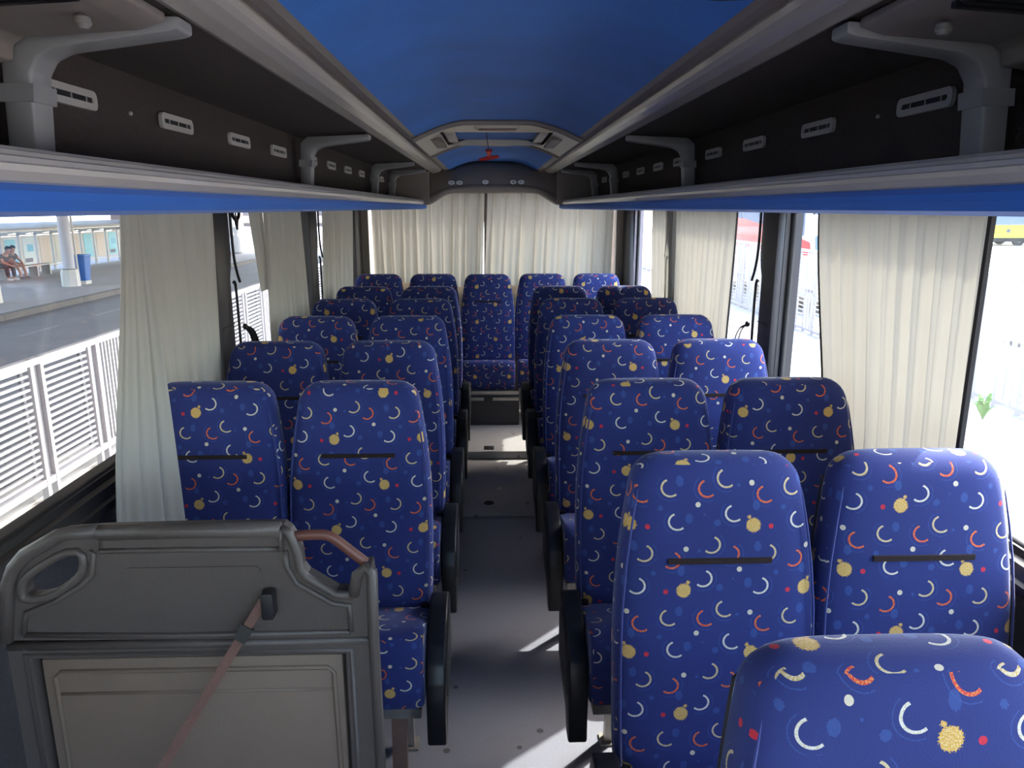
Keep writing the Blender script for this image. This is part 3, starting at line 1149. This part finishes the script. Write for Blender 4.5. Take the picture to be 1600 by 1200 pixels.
# ================================================================ CURTAINS
def curtain(name, top, bot, zt, zb, n, amp, m, label, nrm, seed=1, wob=0.0, zb2=None, mid=None):
    rnd = random.Random(seed)
    NU, NV = n * 18, 18
    bm = bmesh.new()
    ph = [rnd.uniform(-.25, .25) for _ in range(n + 2)]
    am = [rnd.uniform(.55, 1.25) for _ in range(n + 2)]
    grid = []
    for i in range(NU + 1):
        s = i / NU
        col = []
        f = s * n
        k = int(min(f, n - 1e-6))
        e = f - k
        a_ = am[k] * (1 - e) + am[k + 1] * e
        p_ = ph[k] * (1 - e) + ph[k + 1] * e
        for j in range(NV + 1):
            t = j / NV
            sm = t * t * (3 - 2 * t) * .5 + t * .5
            zbb = zb if zb2 is None else zb + (zb2 - zb) * s
            zbb += wob * math.sin(s * 7 + seed) * t
            P0 = Vector((*top[0], 0)).lerp(Vector((*top[1], 0)), s)
            P1 = Vector((*bot[0], 0)).lerp(Vector((*bot[1], 0)), s)
            P = P0.lerp(P1, sm)
            if mid:
                P += Vector((*mid, 0)) * math.sin(PI * t) * 1.0
            g_ = (f + p_ * (1 + .6 * t)) % 1.0
            wv = .55 * math.sin(2 * PI * (f + p_ * (1 + t))) + .25 * math.sin(4 * PI * f + 1.3 + t) + 1.5 * math.exp(-((g_ - .5) / .075) ** 2) * (1 if nrm[0] * top[0][0] > 0 or nrm[1] > 0 else -1)
            P = P + Vector((*nrm, 0)) * amp * a_ * wv * (.75 + .5 * t)
            P.z = zt + (zbb - zt) * t
            col.append(bm.verts.new(P))
        grid.append(col)
    for a, b in zip(grid, grid[1:]):
        for j in range(NV):
            bm.faces.new((a[j], b[j], b[j + 1], a[j + 1]))
    edges = [[v.co.copy() for v in grid[0]], [v.co.copy() for v in grid[-1]]]
    o = finish(name, bm, m, None, True)
    tag(o, label, 'curtain')
    return o, edges

def edge_tube(o, e, m, r=.004, nm='edge_strip'):  # thin strip run along one edge of a curtain
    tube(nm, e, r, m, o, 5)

ZT = 1.755
# partition side
o, e = curtain('curtain', ((-1.115, 2.32), (-1.115, 3.02)), ((-1.130, 2.42), (-1.130, 2.98)), ZT, .90, 6, .014, M_CURT, 'grey white pleated curtain gathered at the window beside the first partition row seats', (1, 0), 3)
o, e = curtain('curtain', ((-1.10, 2.23), (-1.095, 2.36)), ((-1.090, 1.97), (-.925, 2.03)), ZT, .865, 3, .007, M_CURT, 'loose grey white curtain flap hanging down in front of the first window seat', (.8, -.3), 5, zb2=.83)
edge_tube(o, e[0], M_CURT, .003, 'hem')
o, e = curtain('curtain', ((-1.112, 3.66), (-1.112, 4.36)), ((-1.130, 3.70), (-1.130, 4.50)), ZT, 1.0, 6, .014, M_CURT, 'narrow grey curtain bunched in the second partition side window', (1, 0), 9)
o, e = curtain('curtain', ((-1.130, 3.50), (-1.125, 3.70)), ((-1.130, 3.60), (-1.125, 3.74)), ZT, 1.36, 2, .006, M_CURT, 'pale sheer curtain corner swung out beside the bunched second window curtain', (1, 0), 4)
o, e = curtain('curtain', ((-1.112, 4.95), (-1.112, 6.10)), ((-1.130, 4.95), (-1.130, 6.05)), ZT, 1.0, 10, .014, M_CURT, 'grey curtain covering the rearmost partition side window', (1, 0), 11)
# opposite side
o, e = curtain('curtain', ((1.10, at(1553, 338, x=1.10).y), (1.10, at(1280, 338, x=1.10).y)), ((1.128, at(1497, 740, x=1.128).y), (1.128, 2.48)), ZT, .95, 10, .014, M_CURT, 'broad cream pleated curtain with dark edges at the sunny window', (1, 0), 21, mid=(0, -.0))
edge_tube(o, e[0], M_EDGE, .009)
edge_tube(o, e[1], M_EDGE, .004)
o, e = curtain('curtain', ((1.105, 3.50), (1.105, 5.30)), ((1.128, 3.62), (1.128, 5.30)), ZT, .98, 18, .012, M_CURT, 'long cream pleated curtain over the sunny window behind the pillar', (1, 0), 22)
edge_tube(o, e[0], M_EDGE, .005)
edge_tube(o, e[1], M_EDGE, .005)
# rear
o, e = curtain('curtain', ((-1.04, 6.56), (-.070, 6.56)), ((-1.03, 6.545), (-.095, 6.56)), 1.93, 1.095, 9, .020, M_CURT, 'cream rear window curtain with uneven drooping hem, on the partition side of the gap', (0, 1), 31, wob=.022)
o, e = curtain('curtain', ((-.048, 6.56), (1.045, 6.56)), ((-.078, 6.56), (1.03, 6.55)), 1.93, 1.085, 9, .018, M_CURT, 'cream rear window curtain with straight hem, on the sunny side of the gap', (0, 1), 33, wob=.008)
edge_tube(o, e[0], M_BROWN, .004)

# black tie-back straps hanging from the pillars
def strap(s, y, label):
    root = tag(empty('tieback_strap', (s * 1.10, y, 1.25)), label, 'strap')
    for k, (dy, dz, bow) in enumerate(((.06, -.17, .075), (.07, -.26, .13))):
        pts = smooth_path([(0, 0, 0), (-s * .012, bow * .6, -.03), (-s * .015, bow, -.12), (0, dy, dz)], 3)
        tube('loop', pts, [.010 - .004 * abs(i / (len(pts) - 1) - .3) for i in range(len(pts))], M_BLACK, root, 6, flat=.35)
    lathe('button', [(0.012, -.006), (0.014, 0), (0.010, .008)], M_BLACK, root, 12, (0, 0, 0), 'x')
    return root
strap(-1, 3.235, 'black looped tie-back strap on the dark pillar behind the first partition side window')
strap(1, 3.235, 'black looped tie-back strap on the dark pillar between the two cream side curtains')
rg = tag(empty('emergency_hammer_ring', (-1.105, 3.25, 1.735)), 'round black holder at the top of the partition side pillar', 'holder')
bm = bmesh.new()
add_tube(bm, [(0, .042 * math.cos(2 * PI * k / 20), .034 * math.sin(2 * PI * k / 20)) for k in range(20)], .007, 6, True)
finish('ring', bm, M_BLACK, rg, True)
for a in (0, PI / 2):
    tube('spoke', [(0, .042 * math.cos(a), .034 * math.sin(a)), (0, -.042 * math.cos(a), -.034 * math.sin(a))], .004, M_BLACK, rg, 6)
tube('neck', [(0, 0, -.03), (0, .005, -.075)], [.012, .004], M_BLACK, rg, 6)

# ================================================================ OUTSIDE
GZ = -1.15
PZ = -1.0
M_ASPH = mat('asphalt', srgb(118, 118, 122), 0.85, noise=0.18, nscale=1.2, bump=0.2, bscale=40)
M_CONC = mat('concrete_yard', srgb(154, 150, 146), 0.9, noise=0.10, nscale=0.8)
M_PAVE = mat('platform_paving', srgb(158, 154, 154), 0.9, noise=0.12, nscale=0.7)
M_KERB = mat('kerb_stone', srgb(104, 98, 94), 0.9, noise=0.2, nscale=3)
M_STRIPC = mat('pale_concrete', srgb(196, 190, 182), 0.9, noise=0.12, nscale=3)
M_FENCE = mat('white_fence_paint', srgb(166, 161, 163), 0.5, noise=0.04)
M_FENCEG = mat('grey_fence_mesh', srgb(120, 118, 120), 0.7)
M_SHELT = mat('shelter_steel', srgb(150, 146, 142), 0.5, 0.2, noise=0.1)
M_SROOF = mat('shelter_roof', srgb(128, 126, 128), 0.6, noise=0.15)
M_COLM = mat('column_paint', srgb(176, 172, 178), 0.6, noise=0.06)
M_BIN = mat('blue_bin', srgb(40, 92, 160), 0.5, noise=0.1)
M_WBLD = mat('white_render', srgb(232, 226, 212), 0.85, noise=0.05, nscale=.4)
M_BBLD = mat('beige_render', srgb(196, 176, 158), 0.85, noise=0.08, nscale=.4)
M_BRBLD = mat('brown_wall', srgb(112, 94, 86), 0.85, noise=0.1, nscale=1)
M_GLZ = mat('dark_glazing', srgb(84, 84, 92), 0.15, spec=0.6)
M_DOORW = mat('white_door_frame', srgb(222, 220, 222), 0.5)
M_PANE = mat('shelter_pane', srgb(150, 152, 148), 0.4, noise=0.06)
M_POST1 = mat('poster_blue', srgb(92, 160, 176), 0.5, noise=0.2, nscale=4)
M_POST2 = mat('poster_cyan', srgb(50, 140, 170), 0.5)
M_POST3 = mat('poster_pale', srgb(160, 174, 178), 0.5, noise=0.1, nscale=6)
M_POST4 = mat('poster_cream', srgb(166, 150, 138), 0.5, noise=0.1)
M_LINE = mat('worn_road_paint', srgb(136, 136, 138), 0.85, noise=0.3, nscale=5)

# ground pieces
g = struct(box('floor_yard', -4.9, 160, -60, 220, GZ - .3, GZ, M_CONC))
g = struct(box('floor_road', -12.85, -4.9, -60, 220, GZ - .3, GZ - .001, M_ASPH))
for k in range(12):
    box('lane_mark', -8.75, -8.62, 10 + k * 3.1, 11.4 + k * 3.1, GZ - .001, GZ + .003, M_LINE, g)
for k in range(12):
    box('lane_mark', -11.0, -10.88, 14 + k * 3.4, 15.6 + k * 3.4, GZ - .001, GZ + .003, M_LINE, g)
g = struct(box('floor_platform', -120, -13.05, -60, 220, GZ - .3, PZ, M_PAVE))
kb = struct(empty('trim_30', (0, 0, 0)))
for k in range(30):
    box('kerb_stone', -13.06, -12.83, 10 + k * 2.0, 11.985 + k * 2.0, GZ - .2, PZ + .004, M_KERB, kb)
bk = struct(box('trim_31', -5.0, -3.55, -4, 40, GZ - .2, -1.036, M_STRIPC))
box('strip_edge', -4.62, -4.45, -4, 40, -1.036, -1.018, M_STRIPC, bk)

# ---------------------------------------------------------------- fence on the road side
def make_mesh(nm, x0, x1, y0, y1, z0, z1, m):
    o = box(nm, x0, x1, y0, y1, z0, z1, m)
    C.objects.unlink(o)
    return o

FX = -4.35
fl = tag(empty('fence', (FX, 10, -1.036)), 'white steel fence with slatted panels between road and bus, on the partition side', 'fence')
fz = .374 + 1.036
P_POST = make_mesh('post', -.03, .03, -.025, .025, 0, fz, M_FENCE)
P_SLAT = make_mesh('slat', -.012, .012, 0, .86, -.014, .014, M_FENCE)
P_VBAR = make_mesh('upright_bar', -.012, .012, -.014, .014, 0, 1.155, M_FENCE)
P_FILL = make_mesh('filler_plate', -.012, -.006, .03, .13, .20, fz - .06, M_FENCEG)
P_BACK = make_mesh('backing_post', -.05, -.02, -.02, .02, .20, fz - .06, M_FENCEG)
def part(o):
    o.location = o.location + Vector((0, -10, 0))
    return o
part(share(make_mesh('top_rail', -.035, .035, -3, 21, fz - .065, fz, M_FENCE), 'top_rail', fl, (0, 0, 0)))
part(share(make_mesh('bottom_rail', -.03, .03, -3, 21, .165, .235, M_FENCE), 'bottom_rail', fl, (0, 0, 0)))
for k in range(-2, 12):
    y = 6.95 + 1.03 * k
    part(share(P_POST, 'post', fl, (.005, y, 0)))
    part(share(P_POST, 'post', fl, (.005, y + .16, 0)))
    part(share(P_FILL, 'filler_plate', fl, (0, y, 0)))
    if k % 3 != 1:
        for j in range(17):
            part(share(P_SLAT, 'slat', fl, (0, y + .17, .275 + j * .0655)))
        part(share(P_BACK, 'backing_post', fl, (0, y + .95, 0)))
    else:
        for j in range(11):
            part(share(P_VBAR, 'upright_bar', fl, (0, y + .24 + j * .073, .21)))

# ---------------------------------------------------------------- fence on the sunny side
GX = 7.55
fr2 = tag(empty('fence', (GX, 15, GZ)), 'tall pale steel fence in full sun with thin louvres beside the bright yard', 'fence')
fz2 = .79 - GZ
Q_POST = make_mesh('post', -.03, .03, -.035, .035, 0, fz2, M_FENCE)
Q_BAR = make_mesh('upright_bar', -.02, .02, -.025, .025, .06, fz2, M_FENCE)
Q_LOUV = make_mesh('louvre', -.03, .03, 0, .42, -.005, .005, M_FENCE)
def part2(o):
    o.location = o.location + Vector((0, -15, 0))
part2(share(make_mesh('top_rail', -.035, .035, 7.5, 44, fz2 - .06, fz2, M_FENCE), 'top_rail', fr2, (0, 0, 0)))
part2(share(make_mesh('bottom_rail', -.035, .035, 7.5, 44, .05, .11, M_FENCE), 'bottom_rail', fr2, (0, 0, 0)))
bmx = bmesh.new()
for k in range(36):
    y = 7.6 + k * 1.0
    near = k < 17
    if near:
        part2(share(Q_POST, 'post', fr2, (0, y, 0)))
        part2(share(Q_POST, 'post', fr2, (0, y + .49, 0)))
        for j in range(2):
            part2(share(Q_BAR, 'upright_bar', fr2, (0, y + .65 + j * .17, 0)))
        part2(share(make_mesh('cross_rail', -.02, .02, y + .5, y + 1.0, .96, 1.02, M_FENCE), 'cross_rail', fr2, (0, 0, 0)))
        for j in range(17):
            part2(share(Q_LOUV, 'louvre', fr2, (0, y + .035, .20 + j * .102)))
    else:
        add_box(bmx, -.03, .03, y - .035, y + .035, 0, fz2)
        add_box(bmx, -.03, .03, y + .455, y + .525, 0, fz2)
        add_box(bmx, -.02, .02, y + .62, y + .68, 0, fz2)
        add_box(bmx, -.02, .02, y + .80, y + .86, 0, fz2)
        for j in range(14):
            add_box(bmx, -.03, .03, y, y + .48, .20 + j * .12, .21 + j * .12)
o = finish('far_bars', bmx, M_FENCE, fr2)
o.location = (0, -15, 0)
o['kind'] = 'stuff'

# weed at the fence foot
wp = at(1535, 655, z=GZ)
wd = tag(empty('weed', (wp.x, wp.y, GZ)), 'small green weed growing at the foot of the sunny fence', 'plant')
M_WEED = mat('weed_green', srgb(96, 140, 60), 0.7, noise=0.3, nscale=20)
for k in range(16):
    a = random.uniform(0, 2 * PI)
    h = random.uniform(.18, .40)
    r1 = random.uniform(.06, .22)
    bm = bmesh.new()
    pts = [Vector((math.cos(a) * r1 * t, math.sin(a) * r1 * t, h * math.sin(t * PI * .55))) for t in (0, .3, .6, .85, 1)]
    sdv = Vector((-math.sin(a), math.cos(a), 0))
    wds = (.008, .03, .036, .022, .003)
    add_loft(bm, [[p - sdv * w_, p + Vector((0, 0, .004)), p + sdv * w_, p - Vector((0, 0, .003))] for p, w_ in zip(pts, wds)])
    finish('leaf', bm, M_WEED, wd)

# ---------------------------------------------------------------- canopy, columns, bin
cn = tag(empty('canopy', (-13, 28, 3.6)), 'broad concrete canopy roof carried over the station road by round columns', 'canopy')
bm = bmesh.new()
add_box(bm, -9.6, 13.0, -50, 24, 0, .35)
finish('roof_slab', bm, M_STRIPC, cn)
for k in range(9):
    box('beam', -9.4, 12.8, -46 + k * 8, -45.6 + k * 8, -.45, 0, M_STRIPC, cn)

def column(x, y, label, pipe=True):
    root = tag(empty('canopy_column', (x, y, PZ)), label, 'column')
    lathe('shaft', [(.20, .60), (.195, .7), (.185, 4.6)], M_COLM, root, 24)
    lathe('collar', [(.215, .58), (.215, .63)], M_KERB, root, 24)
    bm = bmesh.new()
    add_loft(bm, [[(r_ * math.cos(2 * PI * (k + .5) / 8), r_ * math.sin(2 * PI * (k + .5) / 8), z) for k in range(8)] for r_, z in ((.31, 0), (.30, .50), (.27, .60))])
    finish('base_block', bm, M_STRIPC, root)
    if pipe:
        tube('drain_pipe', [(.12, .33, 0), (.12, .33, .3), (.12, .27, 4.6)], .04, M_STRIPC, root, 8)
    return root
p = at(112, 447, z=PZ)
column(p.x, p.y, 'pale round canopy column on a white octagonal base beside the blue bin')
p2 = at(363, 394, z=PZ)
column(p2.x, p2.y, 'pale round canopy column in front of the white framed doors')
p3 = at(-14, 474, z=PZ)
column(p3.x, p3.y, 'canopy column whose base edge shows near the seated people', False)
pb = at(131, 444, z=PZ)
bn = tag(empty('litter_bin', (pb.x, pb.y, PZ)), 'tapered blue litter bin next to the white column base', 'bin')
bm = bmesh.new()
add_loft(bm, [rg_ for rg_ in [[(a * .45 * wv, b * .45 * wv, z) for a, b in rounded(-1, 1, -1, 1, .25)] for wv, z in ((.42, .14), (.58, 1.02), (.62, 1.03), (.62, 1.08), (.55, 1.08), (.40, .20))]])
finish('bin_body', bm, M_BIN, bn)
box('bin_foot', -.20, .20, -.20, .20, 0, .14, M_STRIPC, bn, .02)
pp = at(372, 396, z=PZ)
bg2 = tag(empty('white_sack', (pp.x, pp.y, PZ)), 'knotted white rubbish sack leaning at the column before the doors', 'sack')
lathe('sack_body', [(.28, 0), (.42, .12), (.46, .5), (.40, .95), (.16, 1.15)], M_DOORW, bg2, 14)
lathe('sack_knot', [(.10, 1.12), (.20, 1.3), (.28, 1.55), (.12, 1.62)], M_DOORW, bg2, 10)

# ---------------------------------------------------------------- bus shelter with poster panels
SX = -20.05
sh = tag(empty('bus_shelter', (SX, 35, PZ)), 'long grey steel bus shelter with a row of poster panels', 'shelter')
S_POST = make_mesh('post', -.05, .05, -.05, .05, 0, 1.85, M_SHELT)
S_PANE = make_mesh('pane', -.02, .02, -.50, .50, .28, 1.58, M_PANE)
def sp_(o, y):
    o.location = o.location + Vector((0, y - 35, 0))
    return o
pal = [M_POST1, M_POST3, M_POST1, M_POST3, M_POST3, M_POST4, M_PANE, M_POST4, M_POST1, M_POST4, M_POST1, M_POST4, M_POST3]
ys = [28.6 + 1.24 * k for k in range(13)]
for k, y in enumerate(ys):
    sp_(share(S_POST, 'post', sh, (0, 0, 0)), y - .60)
    pn = sp_(share(S_PANE, 'pane', sh, (0, 0, 0)), y)
    o = box('poster', .021, .03, -.40, .40, .36, 1.50, pal[k], pn)
    if k in (2, 4, 10):
        box('poster_block', .031, .034, -.1, .34, .9, 1.2, M_POST2, pn)
        box('poster_block', .031, .034, -.34, .2, .45, .62, M_GLZ, pn)
    if k in (1, 3):
        box('poster_block', .031, .034, -.40, .40, .36, .68, M_POST2, pn)
        box('poster_block', .031, .034, -.36, .36, 1.16, 1.46, M_POST1, pn)
    # roof support gusset
    sp_(prism('gusset', [(0, 1.62), (1.5, 1.90), (0, 1.85)], 'y', -.63, -.57, M_SHELT, sh), y)
    sp_(prism('roof_panel', [(-.5, 2.06), (1.9, 1.92), (1.9, 1.99), (-.5, 2.13)], 'y', -.60, .635, M_SROOF, sh), y)
sp_(box('lower_beam', -.03, .03, -8.0, 8.0, .18, .24, M_SHELT, sh), 35.5)
sp_(box('upper_beam', -.03, .03, -8.0, 8.0, 1.60, 1.66, M_SHELT, sh), 35.5)
sp_(box('front_beam', 1.82, 1.90, -8.0, 8.0, 1.84, 1.93, M_SHELT, sh), 35.5)
bn2 = tag(empty('waiting_bench', (SX + 1.15, 30.4, PZ)), 'long low grey bench in front of the shelter posters', 'bench')
for k in range(3):
    box('seat_plank', -.24 + k * .17, -.10 + k * .17, -3.2, 2.6, .42, .46, M_SHELT, bn2)
for y in (-2.6, -.6, 1.4, 2.3):
    box('bench_leg', -.18, .18, y - .04, y + .04, 0, .42, M_SHELT, bn2)

# ---------------------------------------------------------------- two seated people
M_SKIN = mat('skin_tan', srgb(168, 118, 96), 0.6)
M_HAIR = mat('dark_hair', srgb(36, 28, 26), 0.8)
M_TEE = mat('dark_tee', srgb(52, 46, 48), 0.9, noise=0.3, nscale=20)
M_TROU = mat('black_trousers', srgb(28, 28, 36), 0.9)
M_SHOE = mat('white_shoes', srgb(232, 230, 228), 0.6)
M_SHORT = mat('khaki_shorts', srgb(120, 100, 86), 0.9)

def skin_obj(name, verts, edges, rad, m, parent, root_i=0, sub=1):
    me = bpy.data.meshes.new(name)
    me.from_pydata(verts, edges, [])
    o = bpy.data.objects.new(name, me)
    C.objects.link(o)
    o.parent = parent
    md = o.modifiers.new('skin', 'SKIN')
    for i, r_ in enumerate(rad):
        me.skin_vertices[0].data[i].radius = r_ if isinstance(r_, tuple) else (r_, r_)
        me.skin_vertices[0].data[i].use_root = (i == root_i)
    ss = o.modifiers.new('sub', 'SUBSURF')
    ss.levels = ss.render_levels = sub
    me.materials.append(m)
    dg = bpy.context.evaluated_depsgraph_get()
    nm = bpy.data.meshes.new_from_object(o.evaluated_get(dg))
    nm.name = name
    o.modifiers.clear()
    o.data = nm
    nm.shade_smooth()
    return o

def person(loc, rz, label, lean, trousers, shorts, shoes, knee=.48):
    root = tag(empty('person', loc, rz), label, 'person')
    # local frame: faces +x, seat at z = 0, feet at z = -0.46
    L = lean
    V = [(0, 0, .10), (.05 + L * .15, 0, .26), (L * .38, 0, .44), (L * .46 + .02, 0, .53), (L * .55 + .05, 0, .62), (L * .62 + .06, 0, .73)]
    E = [(0, 1), (1, 2), (2, 3), (3, 4), (4, 5)]
    rad = [(.15, .12), (.14, .11), (.16, .11), .06, .08, .085]
    for s in (-1, 1):
        b = len(V)
        V += [(L * .38, s * .19, .44), (L * .42 + .12, s * .25, .24), (L * .42 + .32, s * .15, .12), (L * .42 + .40, s * .08, .08)]
        E += [(2, b), (b, b + 1), (b + 1, b + 2), (b + 2, b + 3)]
        rad += [.065, .05, .035, .03]
        for f in range(4):            # fingers, slightly curled
            V.append((L * .42 + .47 - .012 * abs(f - 1.5), s * (.055 + .018 * f), .05))
            E.append((b + 3, len(V) - 1))
            rad.append(.010)
        V.append((L * .42 + .43, s * .03, .09))
        E.append((b + 3, len(V) - 1))
        rad.append(.011)
        b = len(V)
        V += [(.05, s * .11, .06), (.45, s * .15, .07), (knee, s * .14, -.22), (knee - .02, s * .13, -.40), (knee + .13, s * .15, -.435)]
        E += [(0, b), (b, b + 1), (b + 1, b + 2), (b + 2, b + 3), (b + 3, b + 4)]
        rad += [.10, .07, .055, .04, .03]
    skin_obj('body', V, E, rad, M_SKIN, root)
    # shirt
    V2 = [(0, 0, .12), (.05 + L * .15, 0, .26), (L * .38, 0, .44), (L * .44, 0, .50)]
    E2 = [(0, 1), (1, 2), (2, 3)]
    r2 = [(.172, .142), (.165, .132), (.18, .13), .08]
    for s in (-1, 1):
        b = len(V2)
        V2 += [(L * .38, s * .20, .44), (L * .40 + .07, s * .235, .33)]
        E2 += [(2, b), (b, b + 1)]
        r2 += [.085, .075]
    skin_obj('shirt', V2, E2, r2, M_TEE, root)
    for s in (-1, 1):
        if trousers:
            skin_obj('trouser_leg', [(0, s * .08, .10), (.45, s * .15, .07), (knee, s * .14, -.22), (knee - .02, s * .13, -.36)], [(0, 1), (1, 2), (2, 3)], [.13, .095, .08, .065], M_TROU, root)
        else:
            skin_obj('shorts_leg', [(0, s * .08, .10), (.38, s * .14, .07)], [(0, 1)], [.13, .10], M_SHORT, root)
        skin_obj('shoe', [(knee - .05, s * .13, -.41), (knee + .06, s * .14, -.425), (knee + .19, s * .15, -.432)], [(0, 1), (1, 2)], [(.055, .045), (.055, .04), (.045, .028)], shoes, root)
    hx, hz = L * .60 + .055, .70
    bm = bmesh.new()
    bmesh.ops.create_uvsphere(bm, u_segments=14, v_segments=10, radius=.108)
    bmesh.ops.delete(bm, geom=[v for v in bm.verts if v.co.z < .0 and v.co.x > -.04 or v.co.x > .09 and v.co.z < .05], context='VERTS')
    for v in bm.verts:
        v.co = Vector((v.co.x * 1.02 + hx - .012, v.co.y * .88, v.co.z * 1.05 + hz + .03))
    finish('hair', bm, M_HAIR, root, True)
    skin_obj('nose', [(hx + .08, 0, hz + .02), (hx + .112, 0, hz - .01)], [(0, 1)], [.012, .016], M_SKIN, root)
    for s in (-1, 1):
        lathe('eye', [(.004, -.004), (.010, 0), (.004, .004)], M_HAIR, root, 8, (hx + .088, s * .035, hz + .025), 'x')
        lathe('ear', [(.012, -.008), (.024, 0), (.012, .008)], M_SKIN, root, 8, (hx, s * .088, hz), 'y')
    box('mouth', hx + .086, hx + .094, -.022, .022, hz - .045, hz - .038, M_BROWN, root)
    return root

pz = PZ + .50
q1 = at(1, 430, x=SX + 1.2)
person((SX + 1.2, q1.y, pz), R(-12), 'person in a dark tee, black trousers and white shoes leaning forward on the bench', .75, True, False, M_SHOE)
person((SX + 1.2, q1.y + .62, pz), R(-10), 'person with bare legs and shorts sitting back on the bench behind the dark tee wearer', .35, False, True, M_BROWN, .56)

# ---------------------------------------------------------------- buildings on the station side
b1 = tag(empty('station_building', (-21.3, 56, PZ)), 'brown station building with white framed glass doors behind a column', 'building')
box('wall', -1.6, 0, -9, 11, 0, 4.0, M_BRBLD, b1)
for k in range(6):
    d = box('door', .0, .05, -7.6 + k * 3.0, -5.7 + k * 3.0, 0, 2.6, M_DOORW, b1)
    box('pane', .05, .06, -7.4 + k * 3.0, -5.9 + k * 3.0, 1.05, 2.45, M_GLZ, d)
    box('pane', .05, .06, -7.4 + k * 3.0, -5.9 + k * 3.0, .45, .90, M_GLZ, d)
    box('notice', .06, .065, -6.9 + k * 3.0, -6.5 + k * 3.0, 1.35, 1.75, M_WHITE, d)
b2 = tag(empty('white_building', (-42, 84, PZ)), 'low bright white building behind the bus shelter roof', 'building')
box('wall', -8, 0, -26, 26, 0, 4.2, M_WBLD, b2)
box('parapet', -8.2, .2, -26.2, 26.2, 4.2, 4.6, M_BBLD, b2)
for k in range(9):
    w_ = box('window', .0, .05, -23 + k * 5.4, -20.4 + k * 5.4, 2.2, 3.2, M_BBLD, b2)
    box('pane', .05, .06, -22.8 + k * 5.4, -20.6 + k * 5.4, 2.3, 3.1, M_GLZ, w_)
b3 = tag(empty('beige_building', (-24, 118, PZ)), 'beige rendered building standing across the end of the road', 'building')
box('wall', -24, 14, 0, 8, 0, 7.0, M_BBLD, b3)
for k in range(9):
    w_ = box('window', -22 + k * 4.0, -20 + k * 4.0, -.05, 0, 1.6, 4.2, M_BRBLD, b3)
    box('pane', -21.8 + k * 4.0, -20.2 + k * 4.0, -.06, -.05, 1.8, 4.0, M_GLZ, w_)
box('base_course', -24, 14, -.08, 0, 0, .5, M_BRBLD, b3)

# ---------------------------------------------------------------- vehicles in the yard
M_CRED = mat('coach_red', srgb(206, 46, 44), 0.3, coat=0.4)
M_CWHT = mat('coach_white', srgb(226, 224, 226), 0.3, coat=0.3)
M_CGLS = mat('coach_glass', srgb(96, 112, 132), 0.08, spec=0.8)
M_YEL = mat('bus_yellow', srgb(226, 210, 40), 0.35, coat=0.3)
M_TYRE = mat('tyre', srgb(26, 26, 28), 0.8)
def wheel(parent, x, y, axis, r_=.5):
    o = lathe('wheel', [(r_ * .55, -.14), (r_, -.13), (r_, .13), (r_ * .55, .14)], M_TYRE, parent, 20, (0, 0, 0), axis)
    o.location = (x, y, r_)
    lathe('wheel_hub', [(r_ * .5, -.15), (r_ * .52, .0), (r_ * .5, .15)], M_STEEL, o, 14, (0, 0, 0), axis)
ch = tag(empty('coach', (8.75, 20.3, GZ)), 'red and white coach with a large windscreen parked behind the sunny fence', 'bus')
side = [(0, .45), (0, 1.35), (.05, 1.6), (.45, 3.3), (11.5, 3.3), (11.5, .45)]
prism('body_shell', side, 'x', 0, 2.5, M_CWHT, ch, .05)
prism('red_band', [(.02, 1.62), (.05, 1.80), (.12, 1.98), (4.5, 2.6), (6.5, 2.6), (8.0, 1.62)], 'x', -.015, 0, M_CRED, ch)
box('front_red_panel', .15, 2.35, -.03, .02, .95, 1.55, M_CRED, ch, .01)
prism('windscreen', [(.02, 1.65), (.40, 3.15), (.44, 3.15), (.06, 1.65)], 'x', .15, 2.35, M_CGLS, ch)
for k in range(6):
    prism('side_window', [(.55 + k * 1.75, 2.15 + .13 * min(k, 3)), (2.2 + k * 1.75, 2.3 + .13 * min(k, 3)), (2.2 + k * 1.75, 3.05), (.6 + k * 1.75, 3.05)], 'x', -.03, -.012, M_CGLS, ch)
box('bumper', .05, 2.45, -.06, .02, .35, .75, M_STEEL, ch, .03)
for k in range(5):
    box('grille_bar', .6, 1.9, -.045, -.03, 1.0 + k * .09, 1.04 + k * .09, M_TYRE, ch)
for x in (.35, 2.15):
    lathe('headlamp', [(.12, -.07), (.14, -.03), (.14, .02)], M_CREAM, ch, 14, (x, 0, .85), 'y')
for s, x in ((-1, -.12), (1, 2.62)):
    tube('mirror_arm', smooth_path([(x - s * .3, .3, 3.1), (x, -.1, 3.0), (x, -.28, 2.7)], 2), .03, M_TYRE, ch)
    box('mirror', x - .12, x + .12, -.36, -.24, 2.15, 2.72, M_CWHT, ch, .05)
for y in (2.2, 8.2):
    wheel(ch, .14, y, 'x')
    wheel(ch, 2.36, y, 'x')
yp = at(1580, 384, z=GZ)
yb = tag(empty('city_bus', (yp.x - 2.0, yp.y, GZ)), 'bright yellow bus parked far across the sunlit yard', 'bus')
prism('body_shell', rounded(0, 11, .5, 3.1, .25), 'y', 0, 2.5, M_YEL, yb)
box('window_band', .3, 10.7, -.02, 0, 1.6, 2.7, M_CGLS, yb)
box('skirt', .2, 10.8, -.02, 0, .3, .62, M_TYRE, yb)
lathe('emblem', [(.16, -.02), (.16, 0)], M_GLZ, yb, 16, (1.6, -.005, 1.15), 'y')
for x in (2.6, 8.4):
    wheel(yb, x, .16, 'y')
    wheel(yb, x, 2.34, 'y')
